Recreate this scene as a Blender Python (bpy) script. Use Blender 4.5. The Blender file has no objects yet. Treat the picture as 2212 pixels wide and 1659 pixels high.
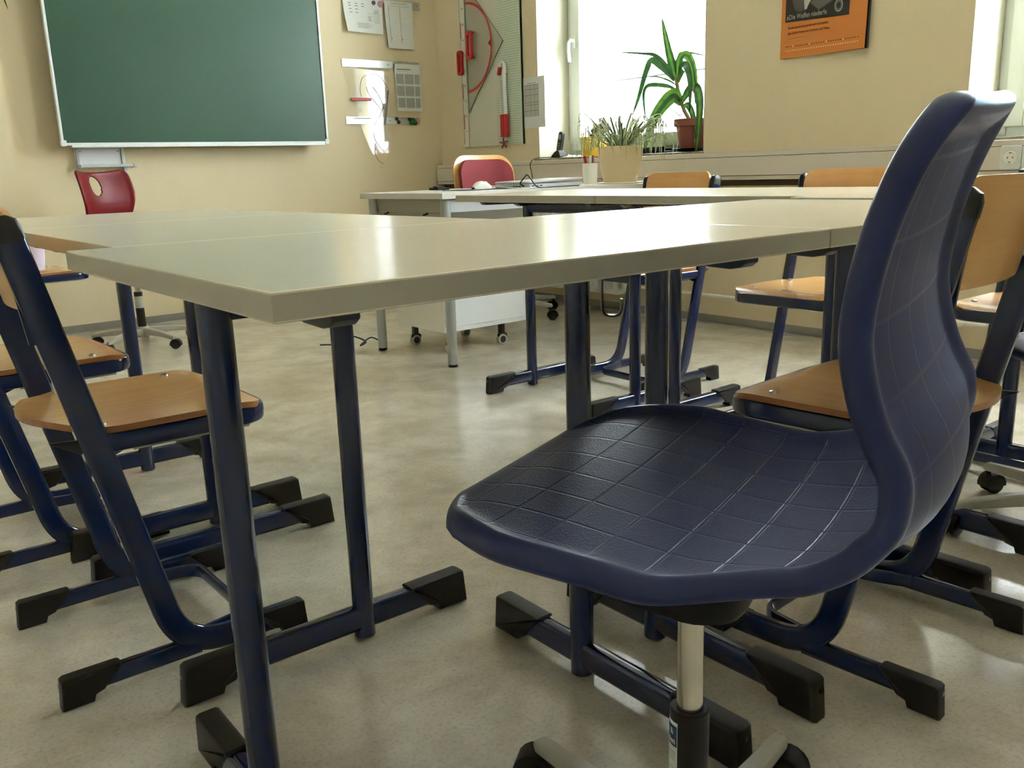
import bpy, bmesh, math, random
from mathutils import Vector, Matrix, noise
random.seed(7)
PI = math.pi
C = bpy.context.scene.collection
SC = bpy.context.scene
# ------------------------------------------------------------------ camera
def cam_setup():
    yaw, pitch, roll, f, hc = math.radians(38.15), math.radians(13.5), math.radians(-1.89), 1922.0, 0.844
    d = Vector((math.cos(pitch)*math.sin(yaw), math.cos(pitch)*math.cos(yaw), -math.sin(pitch)))
    r = Vector((math.cos(yaw), -math.sin(yaw), 0)); u = r.cross(d)
    c, s = math.cos(roll), math.sin(roll)
    r2 = c*r+s*u; u2 = -s*r+c*u
    cd = bpy.data.cameras.new('camera'); co = bpy.data.objects.new('camera', cd); C.objects.link(co)
    m = Matrix((r2, u2, -d)).transposed().to_4x4(); m.translation = Vector((0, 0, hc)); co.matrix_world = m
    cd.sensor_fit = 'HORIZONTAL'; cd.sensor_width = 36; cd.lens = 36*f/2212; cd.clip_start = 0.02; cd.clip_end = 200
    SC.camera = co
cam_setup()
# ------------------------------------------------------------------ world, light, exposure
W = bpy.data.worlds.new('sky'); SC.world = W; W.use_nodes = True
_b = W.node_tree.nodes['Background']; _b.inputs[0].default_value = (0.74, 0.87, 1.0, 1); _b.inputs[1].default_value = 7.5
SC.view_settings.view_transform = 'Standard'; SC.view_settings.look = 'None'; SC.view_settings.gamma = 1
SC.view_settings.exposure = 2.6; SC.view_settings.use_curve_mapping = False
SC.cycles.use_denoising = True; SC.cycles.max_bounces = 10; SC.cycles.diffuse_bounces = 7; SC.cycles.glossy_bounces = 4
SC.cycles.transparent_max_bounces = 16; SC.cycles.sample_clamp_indirect = 6; SC.cycles.caustics_reflective = False; SC.cycles.caustics_refractive = False
SC.cycles.blur_glossy = 0.5
def portal(y0, y1, z0, z1, x):
    l = bpy.data.lights.new('window_portal', 'AREA'); l.shape = 'RECTANGLE'; l.size = abs(z1-z0); l.size_y = abs(y1-y0)
    l.cycles.is_portal = True
    o = bpy.data.objects.new('window_portal', l); C.objects.link(o); o.location = (x, (y0+y1)/2, (z0+z1)/2)
    o.rotation_euler = (0, PI/2, 0)
# rooms windows along the window wall (y from, y to)
XW = 3.83; YF = 5.62; ZC = 3.1; SILL = 0.91; WTOP = 2.75
WIN = [(3.167, 4.51), (0.47, 1.808)]
for a, b in WIN: portal(a-.03, b+.03, SILL-.03, WTOP+.03, XW+0.56)
def sunlamp():
    l = bpy.data.lights.new('sun', 'SUN'); l.energy = 4.0; l.angle = math.radians(0.6); l.color = (1, .95, .86)
    o = bpy.data.objects.new('sun', l); C.objects.link(o)
    d = Vector((0.55, 0.35, -0.75))      # shines on the house across the street, from behind this building
    o.rotation_euler = d.to_track_quat('-Z', 'Y').to_euler()
sunlamp()

# ------------------------------------------------------------------ materials
def s2l(c): return tuple(((v/255)/12.92 if v/255 <= 0.04045 else ((v/255+0.055)/1.055)**2.4) for v in c)
MATS = {}
def mat(name, col, rough=0.5, metal=0.0, spec=0.5, bump=None, var=None, coat=0.0, trans=0.0, sheen=0, lin=False, bdist=0.002):
    """bump=(scale, strength); var=(scale, colour2, contrast)"""
    if name in MATS: return MATS[name]
    m = bpy.data.materials.new(name); m.use_nodes = True; nt = m.node_tree; N = nt.nodes; L = nt.links
    p = N['Principled BSDF']
    c = col if lin else s2l(col)
    p.inputs['Base Color'].default_value = (*c, 1); p.inputs['Roughness'].default_value = rough
    p.inputs['Metallic'].default_value = metal; p.inputs['Specular IOR Level'].default_value = spec
    p.inputs['Coat Weight'].default_value = coat; p.inputs['Coat Roughness'].default_value = 0.08
    p.inputs['Transmission Weight'].default_value = trans
    tc = N.new('ShaderNodeTexCoord')
    if var:
        n = N.new('ShaderNodeTexNoise'); n.inputs['Scale'].default_value = var[0]; n.inputs['Detail'].default_value = 6
        L.new(tc.outputs['Object'], n.inputs['Vector'])
        r = N.new('ShaderNodeValToRGB'); k = var[2]
        r.color_ramp.elements[0].position = 0.5-k; r.color_ramp.elements[1].position = 0.5+k
        r.color_ramp.elements[0].color = (*c, 1); r.color_ramp.elements[1].color = (*s2l(var[1]), 1)
        L.new(n.outputs['Fac'], r.inputs[0]); L.new(r.outputs[0], p.inputs['Base Color'])
    if bump:
        n = N.new('ShaderNodeTexNoise'); n.inputs['Scale'].default_value = bump[0]; n.inputs['Detail'].default_value = 3
        L.new(tc.outputs['Object'], n.inputs['Vector'])
        b = N.new('ShaderNodeBump'); b.inputs['Strength'].default_value = bump[1]; b.inputs['Distance'].default_value = bdist
        L.new(n.outputs['Fac'], b.inputs['Height']); L.new(b.outputs[0], p.inputs['Normal'])
    MATS[name] = m; return m
def wood(name, c1, c2, axis=0, rough=0.28):
    m = bpy.data.materials.new(name); m.use_nodes = True; nt = m.node_tree; N = nt.nodes; L = nt.links; p = N['Principled BSDF']
    tc = N.new('ShaderNodeTexCoord'); mp = N.new('ShaderNodeMapping'); sc = [60, 60, 60]; sc[axis] = 3.0
    mp.inputs['Scale'].default_value = sc; L.new(tc.outputs['Object'], mp.inputs[0])
    n = N.new('ShaderNodeTexNoise'); n.inputs['Scale'].default_value = 1.0; n.inputs['Detail'].default_value = 5; n.inputs['Distortion'].default_value = .6
    L.new(mp.outputs[0], n.inputs['Vector'])
    n2 = N.new('ShaderNodeTexNoise'); n2.inputs['Scale'].default_value = 5; L.new(tc.outputs['Object'], n2.inputs['Vector'])
    ma = N.new('ShaderNodeMath'); ma.operation = 'MULTIPLY_ADD'; ma.inputs[1].default_value = .55
    mb = N.new('ShaderNodeMath'); mb.operation = 'MULTIPLY'; mb.inputs[1].default_value = .45
    L.new(n2.outputs['Fac'], mb.inputs[0]); L.new(n.outputs['Fac'], ma.inputs[0]); L.new(mb.outputs[0], ma.inputs[2])
    r = N.new('ShaderNodeValToRGB'); r.color_ramp.elements[0].position = .35; r.color_ramp.elements[1].position = .65
    r.color_ramp.elements[0].color = (*s2l(c1), 1); r.color_ramp.elements[1].color = (*s2l(c2), 1)
    L.new(ma.outputs[0], r.inputs[0]); L.new(r.outputs[0], p.inputs['Base Color'])
    p.inputs['Roughness'].default_value = rough; p.inputs['Specular IOR Level'].default_value = .5
    p.inputs['Coat Weight'].default_value = .4; p.inputs['Coat Roughness'].default_value = .18
    MATS[name] = m; return m
def m_floor():
    m = bpy.data.materials.new('floor_vinyl'); m.use_nodes = True; nt = m.node_tree; N = nt.nodes; L = nt.links; p = N['Principled BSDF']
    tc = N.new('ShaderNodeTexCoord')
    def nz(s, d, dist=0):
        n = N.new('ShaderNodeTexNoise'); n.inputs['Scale'].default_value = s; n.inputs['Detail'].default_value = d; n.inputs['Distortion'].default_value = dist
        L.new(tc.outputs['Object'], n.inputs['Vector']); return n
    a = nz(5, 10, .3); a.inputs['Roughness'].default_value = .68
    b = nz(140, 4, 0); st = nz(.9, 2, 0)
    def mr(n, lo, hi, o0, o1):
        q = N.new('ShaderNodeMapRange'); q.interpolation_type = 'SMOOTHSTEP'; q.inputs[1].default_value = lo; q.inputs[2].default_value = hi; q.inputs[3].default_value = o0; q.inputs[4].default_value = o1
        L.new(n.outputs['Fac'], q.inputs[0]); return q.outputs[0]
    def mix(f, c1, c2):
        q = N.new('ShaderNodeMixRGB'); L.new(f, q.inputs[0])
        for i, c_ in ((1, c1), (2, c2)):
            if isinstance(c_, tuple): q.inputs[i].default_value = (*s2l(c_), 1)
            else: L.new(c_, q.inputs[i])
        return q.outputs[0]
    c1 = mix(mr(a, .25, .75, 0, 1), (214, 208, 190), (176, 167, 146))
    c2 = mix(mr(b, .45, .75, 0, .35), c1, (140, 128, 106))
    c3 = mix(mr(st, .5, .8, 0, .5), c2, (176, 158, 128))
    L.new(c3, p.inputs['Base Color'])
    rr = N.new('ShaderNodeMapRange'); rr.inputs[3].default_value = .12; rr.inputs[4].default_value = .22; L.new(a.outputs['Fac'], rr.inputs[0]); L.new(rr.outputs[0], p.inputs['Roughness'])
    bu = N.new('ShaderNodeBump'); bu.inputs['Strength'].default_value = .10; bu.inputs['Distance'].default_value = .0006; L.new(b.outputs['Fac'], bu.inputs['Height']); L.new(bu.outputs[0], p.inputs['Normal'])
    p.inputs['Specular IOR Level'].default_value = .75
    MATS['floor'] = m; return m
def m_shell(name, col, grid=0.055, bstr=.75, spec=.32):
    """textured plastic with grained squares parted by smooth grooves; uv in metres"""
    m = bpy.data.materials.new(name); m.use_nodes = True; nt = m.node_tree; N = nt.nodes; L = nt.links; p = N['Principled BSDF']
    p.inputs['Base Color'].default_value = (*s2l(col), 1); p.inputs['Specular IOR Level'].default_value = spec
    uv = N.new('ShaderNodeUVMap'); uv.uv_map = 'UVMap'; sep = N.new('ShaderNodeSeparateXYZ'); L.new(uv.outputs[0], sep.inputs[0])
    def band(out, off):
        a = N.new('ShaderNodeMath'); a.operation = 'MULTIPLY_ADD'; a.inputs[1].default_value = 1/grid; a.inputs[2].default_value = off; L.new(out, a.inputs[0])
        f = N.new('ShaderNodeMath'); f.operation = 'FRACT'; L.new(a.outputs[0], f.inputs[0])
        s = N.new('ShaderNodeMath'); s.operation = 'SUBTRACT'; s.inputs[1].default_value = .5; L.new(f.outputs[0], s.inputs[0])
        ab = N.new('ShaderNodeMath'); ab.operation = 'ABSOLUTE'; L.new(s.outputs[0], ab.inputs[0])
        mr = N.new('ShaderNodeMapRange'); mr.interpolation_type = 'SMOOTHSTEP'; mr.inputs[1].default_value = .455; mr.inputs[2].default_value = .485; mr.inputs[3].default_value = 1; mr.inputs[4].default_value = 0; L.new(ab.outputs[0], mr.inputs[0]); return mr.outputs[0]
    bx = band(sep.outputs[0], 100.5); by = band(sep.outputs[1], 100.0)
    mul = N.new('ShaderNodeMath'); mul.operation = 'MULTIPLY'; L.new(bx, mul.inputs[0]); L.new(by, mul.inputs[1])
    # z channel of uv map 'edge': 1 on the smooth bead
    ed = N.new('ShaderNodeAttribute'); ed.attribute_name = 'edge'
    inv = N.new('ShaderNodeMath'); inv.operation = 'SUBTRACT'; inv.inputs[0].default_value = 1; L.new(ed.outputs['Fac'], inv.inputs[1])
    mk = N.new('ShaderNodeMath'); mk.operation = 'MULTIPLY'; L.new(mul.outputs[0], mk.inputs[0]); L.new(inv.outputs[0], mk.inputs[1])
    tc = N.new('ShaderNodeTexCoord'); n = N.new('ShaderNodeTexNoise'); n.inputs['Scale'].default_value = 420; n.inputs['Detail'].default_value = 2; L.new(tc.outputs['Object'], n.inputs['Vector'])
    nn = N.new('ShaderNodeMath'); nn.operation = 'MULTIPLY'; L.new(n.outputs['Fac'], nn.inputs[0]); L.new(mk.outputs[0], nn.inputs[1])
    ad = N.new('ShaderNodeMath'); ad.operation = 'MULTIPLY_ADD'; ad.inputs[1].default_value = .9; L.new(mk.outputs[0], ad.inputs[0]); L.new(nn.outputs[0], ad.inputs[2])
    e9 = N.new('ShaderNodeMath'); e9.operation = 'MULTIPLY_ADD'; e9.inputs[1].default_value = 1.35; L.new(ed.outputs['Fac'], e9.inputs[0]); L.new(ad.outputs[0], e9.inputs[2]); ad = e9
    bu = N.new('ShaderNodeBump'); bu.inputs['Strength'].default_value = bstr; bu.inputs['Distance'].default_value = .0011; L.new(ad.outputs[0], bu.inputs['Height']); L.new(bu.outputs[0], p.inputs['Normal'])
    mr = N.new('ShaderNodeMapRange'); mr.inputs[3].default_value = .34; mr.inputs[4].default_value = .42; L.new(mk.outputs[0], mr.inputs[0]); L.new(mr.outputs[0], p.inputs['Roughness'])
    MATS[name] = m; return m
def m_glass(name, tint=(1, 1, 1), rough=0.0, glossmul=1.0):
    m = bpy.data.materials.new(name); m.use_nodes = True; nt = m.node_tree; N = nt.nodes; L = nt.links
    for n in list(N):
        if n.type == 'BSDF_PRINCIPLED': N.remove(n)
    out = [n for n in N if n.type == 'OUTPUT_MATERIAL'][0]
    t = N.new('ShaderNodeBsdfTransparent'); t.inputs[0].default_value = (*tint, 1)
    g = N.new('ShaderNodeBsdfGlossy'); g.inputs['Roughness'].default_value = rough; g.inputs[0].default_value = (1, 1, 1, 1)
    # Schlick reflectance, the same on both faces of the sheet
    lw = N.new('ShaderNodeLayerWeight'); lw.inputs[0].default_value = .5
    pw = N.new('ShaderNodeMath'); pw.operation = 'POWER'; pw.inputs[1].default_value = 5; L.new(lw.outputs['Facing'], pw.inputs[0])
    mu = N.new('ShaderNodeMath'); mu.operation = 'MULTIPLY_ADD'; mu.inputs[1].default_value = .96; mu.inputs[2].default_value = .04*glossmul; mu.use_clamp = True; L.new(pw.outputs[0], mu.inputs[0])
    mx = N.new('ShaderNodeMixShader'); L.new(mu.outputs[0], mx.inputs[0]); L.new(t.outputs[0], mx.inputs[1]); L.new(g.outputs[0], mx.inputs[2]); L.new(mx.outputs[0], out.inputs[0])
    MATS[name] = m; return m
def m_leaf(name, c1, c2, tl=.12):
    m = bpy.data.materials.new(name); m.use_nodes = True; nt = m.node_tree; N = nt.nodes; L = nt.links; p = N['Principled BSDF']
    tc = N.new('ShaderNodeTexCoord'); n = N.new('ShaderNodeTexNoise'); n.inputs['Scale'].default_value = 30; L.new(tc.outputs['Object'], n.inputs['Vector'])
    r = N.new('ShaderNodeValToRGB'); r.color_ramp.elements[0].position = .35; r.color_ramp.elements[1].position = .7; r.color_ramp.elements[0].color = (*s2l(c1), 1); r.color_ramp.elements[1].color = (*s2l(c2), 1)
    L.new(n.outputs['Fac'], r.inputs[0]); L.new(r.outputs[0], p.inputs['Base Color']); p.inputs['Roughness'].default_value = .35
    tr = N.new('ShaderNodeBsdfTranslucent'); L.new(r.outputs[0], tr.inputs[0]); mx = N.new('ShaderNodeMixShader'); mx.inputs[0].default_value = tl
    out = [q for q in N if q.type == 'OUTPUT_MATERIAL'][0]; L.new(p.outputs[0], mx.inputs[1]); L.new(tr.outputs[0], mx.inputs[2]); L.new(mx.outputs[0], out.inputs[0])
    MATS[name] = m; return m
def m_table():
    m = bpy.data.materials.new('laminate'); m.use_nodes = True; nt = m.node_tree; N = nt.nodes; L = nt.links; p = N['Principled BSDF']
    tc = N.new('ShaderNodeTexCoord'); mp = N.new('ShaderNodeMapping'); mp.inputs['Scale'].default_value = (4, 26, 26); L.new(tc.outputs['Object'], mp.inputs[0])
    n = N.new('ShaderNodeTexNoise'); n.inputs['Scale'].default_value = 1; n.inputs['Detail'].default_value = 5; L.new(mp.outputs[0], n.inputs['Vector'])
    r = N.new('ShaderNodeValToRGB'); r.color_ramp.elements[0].position = .3; r.color_ramp.elements[1].position = .7
    r.color_ramp.elements[0].color = (*s2l((220, 211, 188)), 1); r.color_ramp.elements[1].color = (*s2l((214, 204, 180)), 1)
    L.new(n.outputs['Fac'], r.inputs[0]); L.new(r.outputs[0], p.inputs['Base Color'])
    mr = N.new('ShaderNodeMapRange'); mr.inputs[3].default_value = .15; mr.inputs[4].default_value = .21; p.inputs['Specular IOR Level'].default_value = .65; L.new(n.outputs['Fac'], mr.inputs[0]); L.new(mr.outputs[0], p.inputs['Roughness'])
    MATS['laminate'] = m; return m

M_WALL = mat('wall_paint', (218, 203, 168), .75, bump=(260, .15), var=(1.3, (215, 199, 162), .25))
M_WALL2 = mat('plain_wall_paint', (232, 229, 218), .75, bump=(260, .15))
M_REV = mat('reveal_paint', (204, 200, 178), .7, bump=(200, .15))
M_CEIL = mat('ceiling_paint', (244, 242, 236), .8)
M_FLOOR = m_floor()
M_SKIRT = mat('grey_vinyl', (138, 134, 122), .45)
M_SKIRT2 = mat('light_vinyl', (168, 162, 144), .45)
M_DUCT = mat('duct_plastic', (208, 198, 180), .4)
M_GAP = mat('dark_gap', (70, 58, 36), .8)
M_PVC = mat('white_pvc', (208, 212, 202), .3)
M_STONE = mat('sill_stone', (150, 142, 122), .4, var=(45, (92, 84, 68), .2))
M_GLASS = m_glass('window_glass')
M_ACRYL = m_glass('clear_acrylic', (.975, .975, .965), .05, 2.4)
M_LAM = m_table()
M_EDGE = mat('tabletop_edge_shaded', (172, 166, 148), .4)  # grey edge band, colour also darkened for shade on the side faces
M_NAVY = mat('navy_enamel', (17, 31, 64), .14, spec=.5, bump=(600, .015), coat=.3)
M_NAVYD = mat('dark_navy_plastic', (24, 29, 42), .35)  # dull dark navy of the table arms, bag hook and seat gussets
M_BLK = mat('black_rubber', (26, 23, 20), .42, spec=.35, bump=(300, .15))
M_DOT = mat('grey_dot', (176, 184, 198), .5)
M_PLY = wood('beech_ply', (216, 168, 104), (202, 150, 86), 0, .25)
M_PLYB = wood('beech_ply_back', (212, 162, 100), (200, 146, 84), 1, .3)
M_PLYE = wood('ply_edge', (170, 108, 48), (132, 80, 34), 0, .4)
M_CHROME = mat('chrome', (205, 200, 190), .22, metal=1)
M_SCREW = mat('screw_steel', (190, 180, 160), .3, metal=1)
M_SHELLB = m_shell('blue_shell', (46, 52, 84), spec=.22)
M_SHELLB2 = m_shell('blue_shell_back', (46, 53, 90), .062, .10, .14)
M_SHELLR = m_shell('red_shell', (112, 14, 20), .3, .2)
M_MECH = mat('black_plastic', (16, 15, 14), .5, spec=.25)
M_ARM = mat('grey_enamel', (168, 164, 150), .35)
M_ALU = mat('aluminium', (200, 200, 198), .3, metal=1)
M_ALUP = mat('aluminium_paint', (186, 188, 188), .35)
M_GREENB = mat('chalkboard', (28, 68, 44), .42, var=(2.5, (31, 73, 49), .3), bump=(400, .1))
M_WHITE = mat('white_enamel', (224, 226, 226), .35)
M_PAPER = mat('paper', (214, 216, 210), .7)
M_INK = mat('ink', (70, 70, 66), .7)
M_INKL = mat('light_ink', (150, 150, 142), .7)
M_INKM = mat('grey_ink', (118, 116, 108), .7)
M_RED = mat('red_plastic', (176, 30, 34), .35)
M_REDD = mat('dark_red_plastic', (120, 22, 24), .4)
M_OR = mat('orange_print', (206, 124, 52), .45)
M_BRN = mat('brown_ink', (110, 50, 22), .6)
M_CREAM = mat('cream_ink', (236, 200, 150), .6)
M_PHOTOD = mat('photo_dark', (34, 32, 32), .35)
M_PHOTOG = mat('photo_grey', (104, 100, 92), .35)
M_PHOTOM = mat('photo_mid', (76, 72, 68), .35)
M_PHOTOL = mat('photo_light', (186, 182, 172), .35)
M_TERRA = mat('terracotta', (122, 66, 52), .6, bump=(120, .2))
M_YEL = mat('yellow_glaze', (238, 190, 40), .3)
M_POT = mat('cream_pot', (222, 200, 158), .45)
M_SOIL = mat('soil', (58, 44, 32), .9, bump=(80, 1))
M_LEAF = m_leaf('leaf_green', (30, 62, 26), (48, 84, 34))
M_LEAFB = m_leaf('leaf_bright', (62, 108, 34), (92, 138, 46))
M_LEAFW = m_leaf('leaf_white', (196, 206, 150), (214, 220, 174), .3)
M_LEAFD = m_leaf('leaf_dry', (150, 112, 70), (168, 130, 84))
M_STEM = mat('plant_stem', (120, 104, 76), .7)
M_PADR = mat('red_fabric', (126, 42, 46), .9, bump=(700, .5))
M_CWHITE = mat('warm_white_plastic', (232, 228, 214), .4)
M_CABLE = mat('black_cable', (36, 34, 32), .5)
M_BOARDG = mat('tool_panel', (196, 206, 184), .5)
M_BOARDW = mat('tool_panel_white', (200, 198, 180), .5)
M_RULER = mat('ruler_white', (214, 210, 190), .4)
M_GEDGE = mat('acrylic_edge', (96, 116, 92), .3)
M_SETSQ = m_glass('set_square_acrylic', (.93, .92, .90), .15, .6)
M_FAC = mat('facade_plaster', (236, 234, 228), .8)
M_SLAT = mat('blind_slat', (150, 152, 158), .5)
M_CORD = mat('blind_tape', (150, 160, 190), .6)
M_LAV = mat('lavender_plastic', (206, 194, 214), .5)
M_GRN = mat('green_plastic', (106, 186, 92), .4)
M_MAGG = mat('green_magnet', (36, 92, 40), .4)
M_MAGL = mat('pale_green_magnet', (158, 186, 130), .4)
M_MAGP = mat('pink_magnet', (186, 130, 136), .4)
M_MAGD = mat('dark_magnet', (36, 38, 48), .4)
M_MAGB = mat('blue_magnet', (40, 66, 110), .4)
M_ORM = mat('orange_marker', (240, 120, 30), .4)
M_PNKM = mat('pink_marker', (220, 50, 90), .4)
M_GRNM = mat('green_marker', (30, 80, 70), .4)
M_BLUE = mat('light_blue_print', (110, 160, 190), .5)
M_OLIVE = mat('olive_print', (120, 130, 60), .5)
M_TANP = mat('tan_print', (160, 136, 84), .5)
M_DKB = mat('dark_blue_print', (28, 56, 84), .5)
M_GREYLEG = mat('silver_leg', (166, 168, 162), .35, spec=.6)
M_DESKF = mat('desk_panel_grey', (150, 146, 128), .4)
M_DESKT = mat('desk_top', (200, 196, 184), .3)
M_STRIP = mat('light_grey_strip', (178, 176, 164), .5)

# ------------------------------------------------------------------ mesh builder
class MB:
    def __init__(s): s.v = []; s.f = []; s.m = []; s.uv = None
    def add(s, vs, fs, mi=0, M=None):
        o = len(s.v)
        for v in vs:
            v = Vector(v)
            s.v.append(M @ v if M else v)
        for f in fs: s.f.append([i+o for i in f]); s.m.append(mi)
        return s
    def box(s, x0, x1, y0, y1, z0, z1, mi=0, b=0.0, M=None, seg=2):
        bm = bmesh.new(); bmesh.ops.create_cube(bm, size=1)
        for v in bm.verts: v.co = Vector(((x0+x1)/2+v.co.x*(x1-x0), (y0+y1)/2+v.co.y*(y1-y0), (z0+z1)/2+v.co.z*(z1-z0)))
        if b > 0: bmesh.ops.bevel(bm, geom=bm.edges[:], offset=b, segments=seg, affect='EDGES', profile=.5)
        s.frombm(bm, mi, M); return s
    def frombm(s, bm, mi=0, M=None):
        bm.verts.index_update(); s.add([v.co.copy() for v in bm.verts], [[v.index for v in f.verts] for f in bm.faces], mi, M); bm.free(); return s
    def tube(s, pts, rx, ry=None, n=12, mi=0, M=None, up=None, cap=True, rs=None):
        """sweep an ellipse (rx along 'side', ry along 'up') along pts"""
        ry = ry or rx; P = [Vector(p) for p in pts]; rings = []
        prev = Vector(up) if up else None
        for i, p in enumerate(P):
            t = (P[min(i+1, len(P)-1)]-P[max(i-1, 0)]).normalized()
            if prev is None:
                prev = Vector((0, 0, 1)) if abs(t.z) < .9 else Vector((1, 0, 0))
            side = t.cross(prev)
            if side.length < 1e-5: side = t.orthogonal()
            side.normalize(); u2 = side.cross(t).normalized()
            if up is None: prev = u2
            k = rs[i] if rs else 1
            # superellipse-ish flat oval
            ring = []
            for j in range(n):
                a = 2*PI*j/n; ca, sa = math.cos(a), math.sin(a)
                ex = 1.0 if rx == ry else .58
                cx = math.copysign(abs(ca)**ex, ca); cy = math.copysign(abs(sa)**ex, sa)
                ring.append(p+side*rx*k*cx+u2*ry*k*cy)
            rings.append(ring)
        vs = [v for r in rings for v in r]; fs = []
        for i in range(len(P)-1):
            for j in range(n):
                a = i*n+j; b = i*n+(j+1) % n; fs.append([a, b, b+n, a+n])
        if cap: fs.append(list(range(n))[::-1]); fs.append([(len(P)-1)*n+j for j in range(n)])
        s.add(vs, fs, mi, M); return s
    def lathe(s, prof, n=24, mi=0, M=None, cx=0, cy=0):
        vs = []; fs = []; k = len(prof)
        for i in range(n):
            a = 2*PI*i/n
            for r, z in prof: vs.append((cx+r*math.cos(a), cy+r*math.sin(a), z))
        for i in range(n):
            i2 = (i+1) % n
            for j in range(k-1): fs.append([i*k+j, i2*k+j, i2*k+j+1, i*k+j+1])
        if prof[0][0] > 1e-6: fs.append([i*k for i in range(n)][::-1])
        if prof[-1][0] > 1e-6: fs.append([i*k+k-1 for i in range(n)])
        s.add(vs, fs, mi, M); return s
    def prism(s, out, h0, h1, mi=0, M=None, b=0.0):
        """outline in xy extruded from z=h0 to h1"""
        bm = bmesh.new(); vs = [bm.verts.new((p[0], p[1], h0)) for p in out]; f = bm.faces.new(vs)
        r = bmesh.ops.extrude_face_region(bm, geom=[f]); nv = [g for g in r['geom'] if isinstance(g, bmesh.types.BMVert)]
        bmesh.ops.translate(bm, verts=nv, vec=(0, 0, h1-h0)); bmesh.ops.recalc_face_normals(bm, faces=bm.faces[:])
        if b > 0:
            es = [e for e in bm.edges if abs(e.verts[0].co.z-e.verts[1].co.z) < 1e-7]
            bmesh.ops.bevel(bm, geom=es, offset=b, segments=2, affect='EDGES', profile=.5)
        s.frombm(bm, mi, M); return s
    def quad(s, a, b, c, d, mi=0): return s.add([a, b, c, d], [[0, 1, 2, 3]], mi)
def obj(name, mb, mats, parent=None, smooth=True, angle=35):
    me = bpy.data.meshes.new(name)
    me.from_pydata([tuple(v) for v in mb.v], [], mb.f)
    if not isinstance(mats, (list, tuple)): mats = [mats]
    for m in mats: me.materials.append(m)
    me.polygons.foreach_set('material_index', mb.m)
    bm = bmesh.new(); bm.from_mesh(me); bmesh.ops.recalc_face_normals(bm, faces=bm.faces[:]); bm.to_mesh(me); bm.free()
    if smooth:
        me.polygons.foreach_set('use_smooth', [True]*len(me.polygons)); me.set_sharp_from_angle(angle=math.radians(angle))
    me.update()
    o = bpy.data.objects.new(name, me); C.objects.link(o)
    if parent: o.parent = parent
    if smooth and name != 'leaf':
        wn = o.modifiers.new('weighted_normal', 'WEIGHTED_NORMAL'); wn.mode = 'FACE_AREA'; wn.weight = 60; wn.keep_sharp = True
    return o
def tag(o, label, cat, group=None):
    o['label'] = label; o['category'] = cat
    if group: o['group'] = group
    return o
def thing(name, label, cat, loc=(0, 0, 0), rz=0, group=None):
    o = bpy.data.objects.new(name, None); o.empty_display_size = .1; C.objects.link(o); o.location = loc; o.rotation_euler = (0, 0, rz)
    return tag(o, label, cat, group)
def struct(name, mb, mats, parent=None, smooth=False):
    o = obj(name, mb, mats, parent, smooth)
    if parent is None: o['kind'] = 'structure'
    return o
def dup(root, label=None, loc=None, rz=None):
    r = root.copy(); C.objects.link(r)
    if loc is not None: r.location = loc
    if rz is not None: r.rotation_euler = (0, 0, rz)
    if label: r['label'] = label
    for ch in list(root.children):
        c = ch.copy(); C.objects.link(c); c.parent = r
        for g in list(ch.children):
            d = g.copy(); C.objects.link(d); d.parent = c
    return r
def fillet(pts, rad, n=6):
    P = [Vector(p) for p in pts]; out = [P[0]]
    for i in range(1, len(P)-1):
        a, b, c = P[i-1], P[i], P[i+1]; d1 = (a-b); d2 = (c-b); r = min(rad, d1.length*.49, d2.length*.49)
        p1 = b+d1.normalized()*r; p2 = b+d2.normalized()*r
        for k in range(n+1):
            t = k/n; out.append(p1*(1-t)**2+b*2*t*(1-t)+p2*t*t)
    out.append(P[-1]); return out
def rrect(x0, x1, y0, y1, r, n=5):
    o = []
    for cx, cy, a0 in ((x1-r, y1-r, 0), (x0+r, y1-r, 90), (x0+r, y0+r, 180), (x1-r, y0+r, 270)):
        for k in range(n+1):
            a = math.radians(a0+90*k/n); o.append((cx+r*math.cos(a), cy+r*math.sin(a)))
    return o
FRONT = lambda y: Matrix(((1, 0, 0, 0), (0, 0, -1, y), (0, 1, 0, 0), (0, 0, 0, 1)))     # local (x, z, out of wall) on the front wall
SIDE = lambda x: Matrix(((0, 0, -1, x), (-1, 0, 0, 0), (0, 1, 0, 0), (0, 0, 0, 1)))      # local (-y, z, out of wall) on the window wall
def text_mesh(mb, s, size, M, mi=0, ext=.0006, bold=0.0, align='LEFT', sx=1.0):
    cu = bpy.data.curves.new('tmp', 'FONT'); cu.body = s; cu.size = size; cu.extrude = ext; cu.offset = bold; cu.align_x = align; cu.resolution_u = 3
    o = bpy.data.objects.new('tmp', cu); C.objects.link(o); bpy.context.view_layer.update()
    dg = bpy.context.evaluated_depsgraph_get(); me = bpy.data.meshes.new_from_object(o.evaluated_get(dg))
    mb.add([(v.co.x*sx, v.co.y, v.co.z) for v in me.vertices], [list(p.vertices) for p in me.polygons], mi, M)
    bpy.data.objects.remove(o); bpy.data.curves.remove(cu); bpy.data.meshes.remove(me)
def T(x, y, z=0): return Matrix.Translation((x, y, z))
def Rz(a): return Matrix.Rotation(a, 4, 'Z')

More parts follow.
